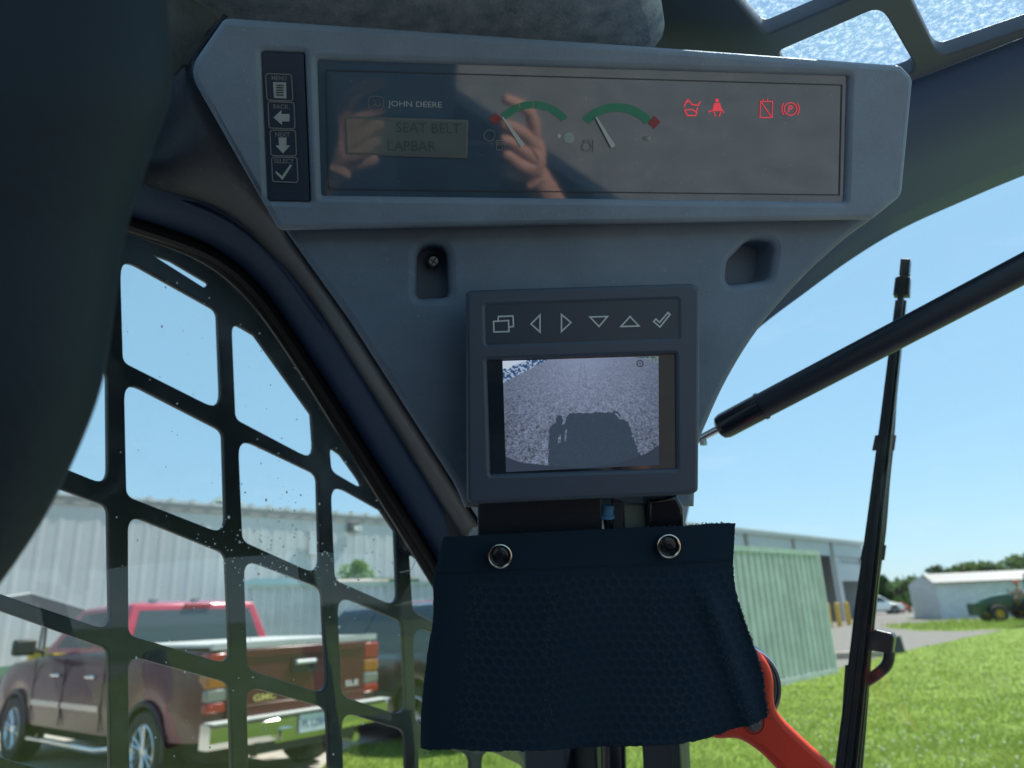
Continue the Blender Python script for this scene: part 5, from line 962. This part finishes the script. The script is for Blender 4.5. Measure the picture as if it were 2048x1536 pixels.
def utility():
    p = gnd(60, 1400)[:2]; D = ray(95, 1225); t = 15.5 / D[1]; c = EYE + D * t; r = tag(empty('utility_vehicle', (c[0], c[1], .012), math.pi / 2 - R(-75)), 'green utility vehicle with dark flat canopy beyond the hood of the pickup', 'utility vehicle')
    up_ = lambda x, y, d: (EYE + ray(x, y) * d / ray(x, y)[1]); inv = Matrix.LocRotScale(r.location, r.rotation_euler, None).inverted()
    cq = [up_(*p) for p in ((-40, 1212, 14.4), (14, 1194, 15.2), (62, 1187, 15.8), (184, 1223, 15.6), (178, 1250, 14.6))]; cq = [np.array(inv @ Vector(p)) for p in cq]; nn_ = np.array([0, 0, .03]); N5 = len(cq)
    q = mesh('canopy', [p for p in cq] + [p - nn_ for p in cq], [tuple(range(N5)), tuple(range(2 * N5 - 1, N5 - 1, -1))] + [(i, i + N5, (i + 1) % N5 + N5, (i + 1) % N5) for i in range(N5)], 'canopy', r, world=False)
    Mb().tube(cq + [cq[0]], .022, 6).build('canopy_rim', 'rimw', q, world=False)
    for x in (-.85, .9):
        for y in (-.7, .7): Mb().tube([(x * .95, y, .9), (x * .9, y, 1.95)], .025, 8).build('roof_post', 'black', r, world=False)
    shell('body', [(-1.5, .45, .95, .70), (-.4, .40, .92, .74), (.3, .35, .75, .74), (.8, .40, .98, .72), (1.45, .45, .85, .62)], 'tgreen', r, (-1.0, 1.0), .34)
    Mb().box((-.35, -.6, .80), (.15, .6, .93)).box((-.42, -.6, .93), (-.32, .6, 1.35)).build('seat', 'tyellow', r, world=False); put_wheels(r, ((-1.0, .62), (1.0, .62), (-1.0, -.62), (1.0, -.62)), .31, .16, .24, 5, 'tyellow')
utility()
# ------------------------------------------------------------------ tractor, driver, small yard things
def skinned(name, joints, bones, mt, parent, sub=2):
    me = bpy.data.meshes.new(name); me.from_pydata([j[0] for j in joints], bones, []); o = finish(name, me, None, parent, 0)
    o.modifiers.new('skin', 'SKIN'); me.skin_vertices.new() if not me.skin_vertices else None
    for i, j in enumerate(joints): rr = j[1] if isinstance(j[1], tuple) else (j[1], j[1]); me.skin_vertices[0].data[i].radius = rr
    me.skin_vertices[0].data[0].use_root = True; md = o.modifiers.new('sub', 'SUBSURF'); md.levels = sub; md.render_levels = sub; me.materials.append(M[mt] if isinstance(mt, str) else mt); return o
def tractor():
    c = gnd(2042, 1243)[:2]; hd = R(-84); r = tag(empty('tractor', (*c, .012), math.pi / 2 - hd, 1.12), 'green tractor with yellow wheels and a driver in front of the white shed', 'tractor')
    shell('hood', [(.25, .72, 1.30, .34), (.6, .72, 1.36, .35), (1.3, .70, 1.26, .33), (1.75, .66, 1.10, .30), (1.9, .66, .95, .24)], 'tgreen', r, (), .3)
    Mb().box((-.9, -.30, .50), (1.6, .30, .74)).build('chassis', 'carblack', r, world=False); Mb().box((-.55, -.48, .70), (.35, .48, .78)).build('platform', 'carblack', r, world=False)
    t, rm, d = wheel_mesh(.42, .21, .24, 8)
    for y in (.62, -.62):
        o = mesh('front_wheel', t.v, t.f, 'tyre', r, world=False); mesh('rim', rm.v, rm.f, 'tyellow', o, world=False); mesh('hub', d.v, d.f, 'tyellow', o, world=False); o.location = (1.25, y, .42); o.rotation_euler = (0, 0, 0 if y > 0 else math.pi)
    t, rm, d = wheel_mesh(.66, .36, .36, 8)
    for y in (.66, -.66):
        o = mesh('rear_wheel', t.v, t.f, 'tyre', r, world=False); mesh('rim', rm.v, rm.f, 'tyellow', o, world=False); mesh('hub', d.v, d.f, 'tyellow', o, world=False); o.location = (-.55, y, .66); o.rotation_euler = (0, 0, 0 if y > 0 else math.pi)
        Mb().tube([(-.55 + .72 * math.cos(R(a)), y * .95, .66 + .72 * math.sin(R(a))) for a in range(20, 171, 15)], .16, 8, flat=(.18, 1), up=(0, 0, 1)).build('fender', 'tgreen', r, world=False)
        Mb().tube([(-.85, y * .85, .9), (-.95, y * .85, 2.3)], .045, 8).build('roll_bar', 'black', r, world=False)
    Mb().tube([(-.95, -.56, 2.3), (-.95, .56, 2.3)], .045, 8).build('roll_bar_top', 'black', r, world=False); Mb().box((-.62, -.26, .92), (-.12, .26, 1.02)).box((-.68, -.26, 1.0), (-.58, .26, 1.4)).build('seat', 'tyellow', r, world=False)
    Mb().tube([(.45, 0, 1.25), (.22, 0, 1.42)], .02, 8).build('steering_column', 'carblack', r, world=False); Mb().tube([(.22 + .05 * math.cos(a), .19 * math.sin(a), 1.42 + .17 * math.cos(a)) for a in np.linspace(0, 6.28, 20)], .014, 6, cap=False).build('steering_wheel', 'carblack', r, world=False)
    Mb().box((1.55, -.5, .45), (1.95, .5, .62)).build('front_weight', 'tgreen', r, world=False); Mb().box((1.9, -.42, .35), (2.25, .42, .95)).build('front_guard', 'tgreen', r, world=False)
    # driver: seated, hands to the wheel
    a = r.location; pr = tag(empty('person', (a[0], a[1], .012), r.rotation_euler.z, 1.12), 'person in a tan shirt and red cap seated on the green tractor', 'person')
    skinned('body', [((-.33, 0, 1.10), (.15, .18)), ((-.31, 0, 1.32), (.13, .17)), ((-.26, 0, 1.52), (.13, .19)), ((-.23, 0, 1.66), .06), ((-.19, 0, 1.80), (.095, .085)), ((-.18, 0, 1.90), (.08, .075)),
                     ((-.23, .19, 1.57), .065), ((-.08, .23, 1.36), .05), ((.16, .15, 1.43), .038), ((.21, .13, 1.45), .04), ((-.23, -.19, 1.57), .065), ((-.08, -.23, 1.36), .05), ((.16, -.15, 1.43), .038), ((.21, -.13, 1.45), .04),
                     ((.10, .13, 1.12), .085), ((.18, .14, .86), .055), ((.26, .14, .83), .04), ((.10, -.13, 1.12), .085), ((.18, -.14, .86), .055), ((.26, -.14, .83), .04)],
            [(0, 1), (1, 2), (2, 3), (3, 4), (4, 5), (2, 6), (6, 7), (7, 8), (8, 9), (2, 10), (10, 11), (11, 12), (12, 13), (0, 14), (14, 15), (15, 16), (0, 17), (17, 18), (18, 19)], 'shirt', pr, 1)
    Mb().lathe([(.115, 1.86), (.118, 1.92), (.10, 1.98), (.05, 2.01), (.001, 2.015)], (-.19, 0, 0), (0, 0, 1), 16).box((-.10, -.085, 1.865), (.04, .085, 1.882)).build('cap', 'capred', pr, world=False)
tractor()
g = gnd(1806, 1226)[:2]; rr_ = tag(empty('red_mower', (*g, .012), R(8)), 'small red mower standing on the far gravel beside the white car', 'mower')
Mb().box((-1.0, -.5, .25), (.6, .5, .62)).box((-.5, -.35, .6), (.2, .35, .95)).build('deck', 'capred', rr_, world=False); Mb().tube([(.5, .3, .6), (1.2, .3, 1.25), (1.2, -.3, 1.25), (.5, -.3, .6)], .03, 6).build('handle_bar', 'black', rr_, world=False)
t, rm, d = wheel_mesh(.22, .1, .14, 5)
for x in (-.8, .4):
    for y in (.52, -.52): o = mesh('wheel', t.v, t.f, 'tyre', rr_, world=False); o.location = (x, y, .22)
g = gnd(1708, 1316)[:2]; o = Mb().box((-1.1, -.11, 0), (1.1, .11, .17)).build('timber', 'wood', None, world=False); o.location = (*g, .012); o.rotation_euler = (0, 0, R(12)); md = o.modifiers.new('b', 'BEVEL'); md.width = .012; tag(o, 'pale grey timber lying where gravel meets lawn, behind the wiper', 'timber')
g = gnd(1790, 1306)[:2]; o = Mb().add([(-.24, -.2, 0), (.24, -.2, 0), (.24, .2, 0), (-.24, .2, 0), (-.2, -.17, .5), (.2, -.17, .5), (.2, .17, .5), (-.2, .17, .5)], [(0, 3, 2, 1), (4, 5, 6, 7), (0, 1, 5, 4), (1, 2, 6, 5), (2, 3, 7, 6), (3, 0, 4, 7)]).build('utility_box', 'binm', None, world=False); o.location = (*g, .012); md = o.modifiers.new('b', 'BEVEL'); md.width = .02; tag(o, 'small dark tapered box on the gravel edge, right of the wiper hook', 'box')

# ------------------------------------------------------------------ the operator's hands and phone (behind the lens; the console lens mirrors them)
def cw(x, y, z): return EYE + cr * x + cu_ * y + cf * z
def hands():
    ph = tag(empty('phone', cw(.05, -.02, -.012)), 'dark phone held in two hands, mirrored in the console lens', 'phone'); P = Plane(cw(.05, -.02, -.004), cr, cf)
    ring = roundpoly([(-.074, -.036), (.074, -.036), (.074, .036), (-.074, .036)], .010); me = flat_mesh([(p[0], p[1]) for p in ring], [], .008, .002)
    o = cw(.051, -.020, -.007) - rootloc(ph); me.transform(Matrix(((cr[0], cu_[0], -cf[0], o[0]), (cr[1], cu_[1], -cf[1], o[1]), (cr[2], cu_[2], -cf[2], o[2]), (0, 0, 0, 1)))); finish('case', me, 'blackg', ph)
    pe = tag(empty('person', cw(.05, -.3, -.12)), 'bare hands of the person holding the phone, mirrored in the console lens', 'person'); rl = rootloc(pe)
    def hand(sx, cx, dyh):
        """palm beside the phone, four fingers bent over its back, thumb under its edge"""
        J = []; Bn = []
        def add(x, y, z, rr, par=None):
            J.append((tuple(cw(cx + sx * x, y + dyh, min(z, .004) - .004) - rl), rr)); 
            if par is not None: Bn.append((par, len(J) - 1))
            return len(J) - 1
        wr = add(.075, -.115, -.055, .026); pa = add(.045, -.075, -.030, (.030, .020), wr); kn = add(.030, -.045, -.018, (.030, .018), pa)
        add(.16, -.24, -.14, .034, wr)
        for i, (dy, ln) in enumerate(((.040, 1.0), (.020, 1.08), (-.001, 1.0), (-.021, .8))):
            a = add(.030, dy - .035, .000, .0105, kn); b = add(.018 - .004 * i, dy - .022 + .012 * (i == 0), .020, .0095, a); c = add(-.004 * ln, dy - .012 + .012 * (i == 0), .022, .0085, b); add(-.022 * ln, dy - .008 + .014 * (i == 0), .016, .0072, c)
        t = add(.034, -.070, -.022, .014, pa); t2 = add(.010, -.066, -.016, .0115, t); add(-.014, -.058, -.012, .009, t2)
        skinned('hand', J, Bn, 'skin', pe, 2)
    hand(-1, -.062, .050); hand(1, .140, .032)
hands()
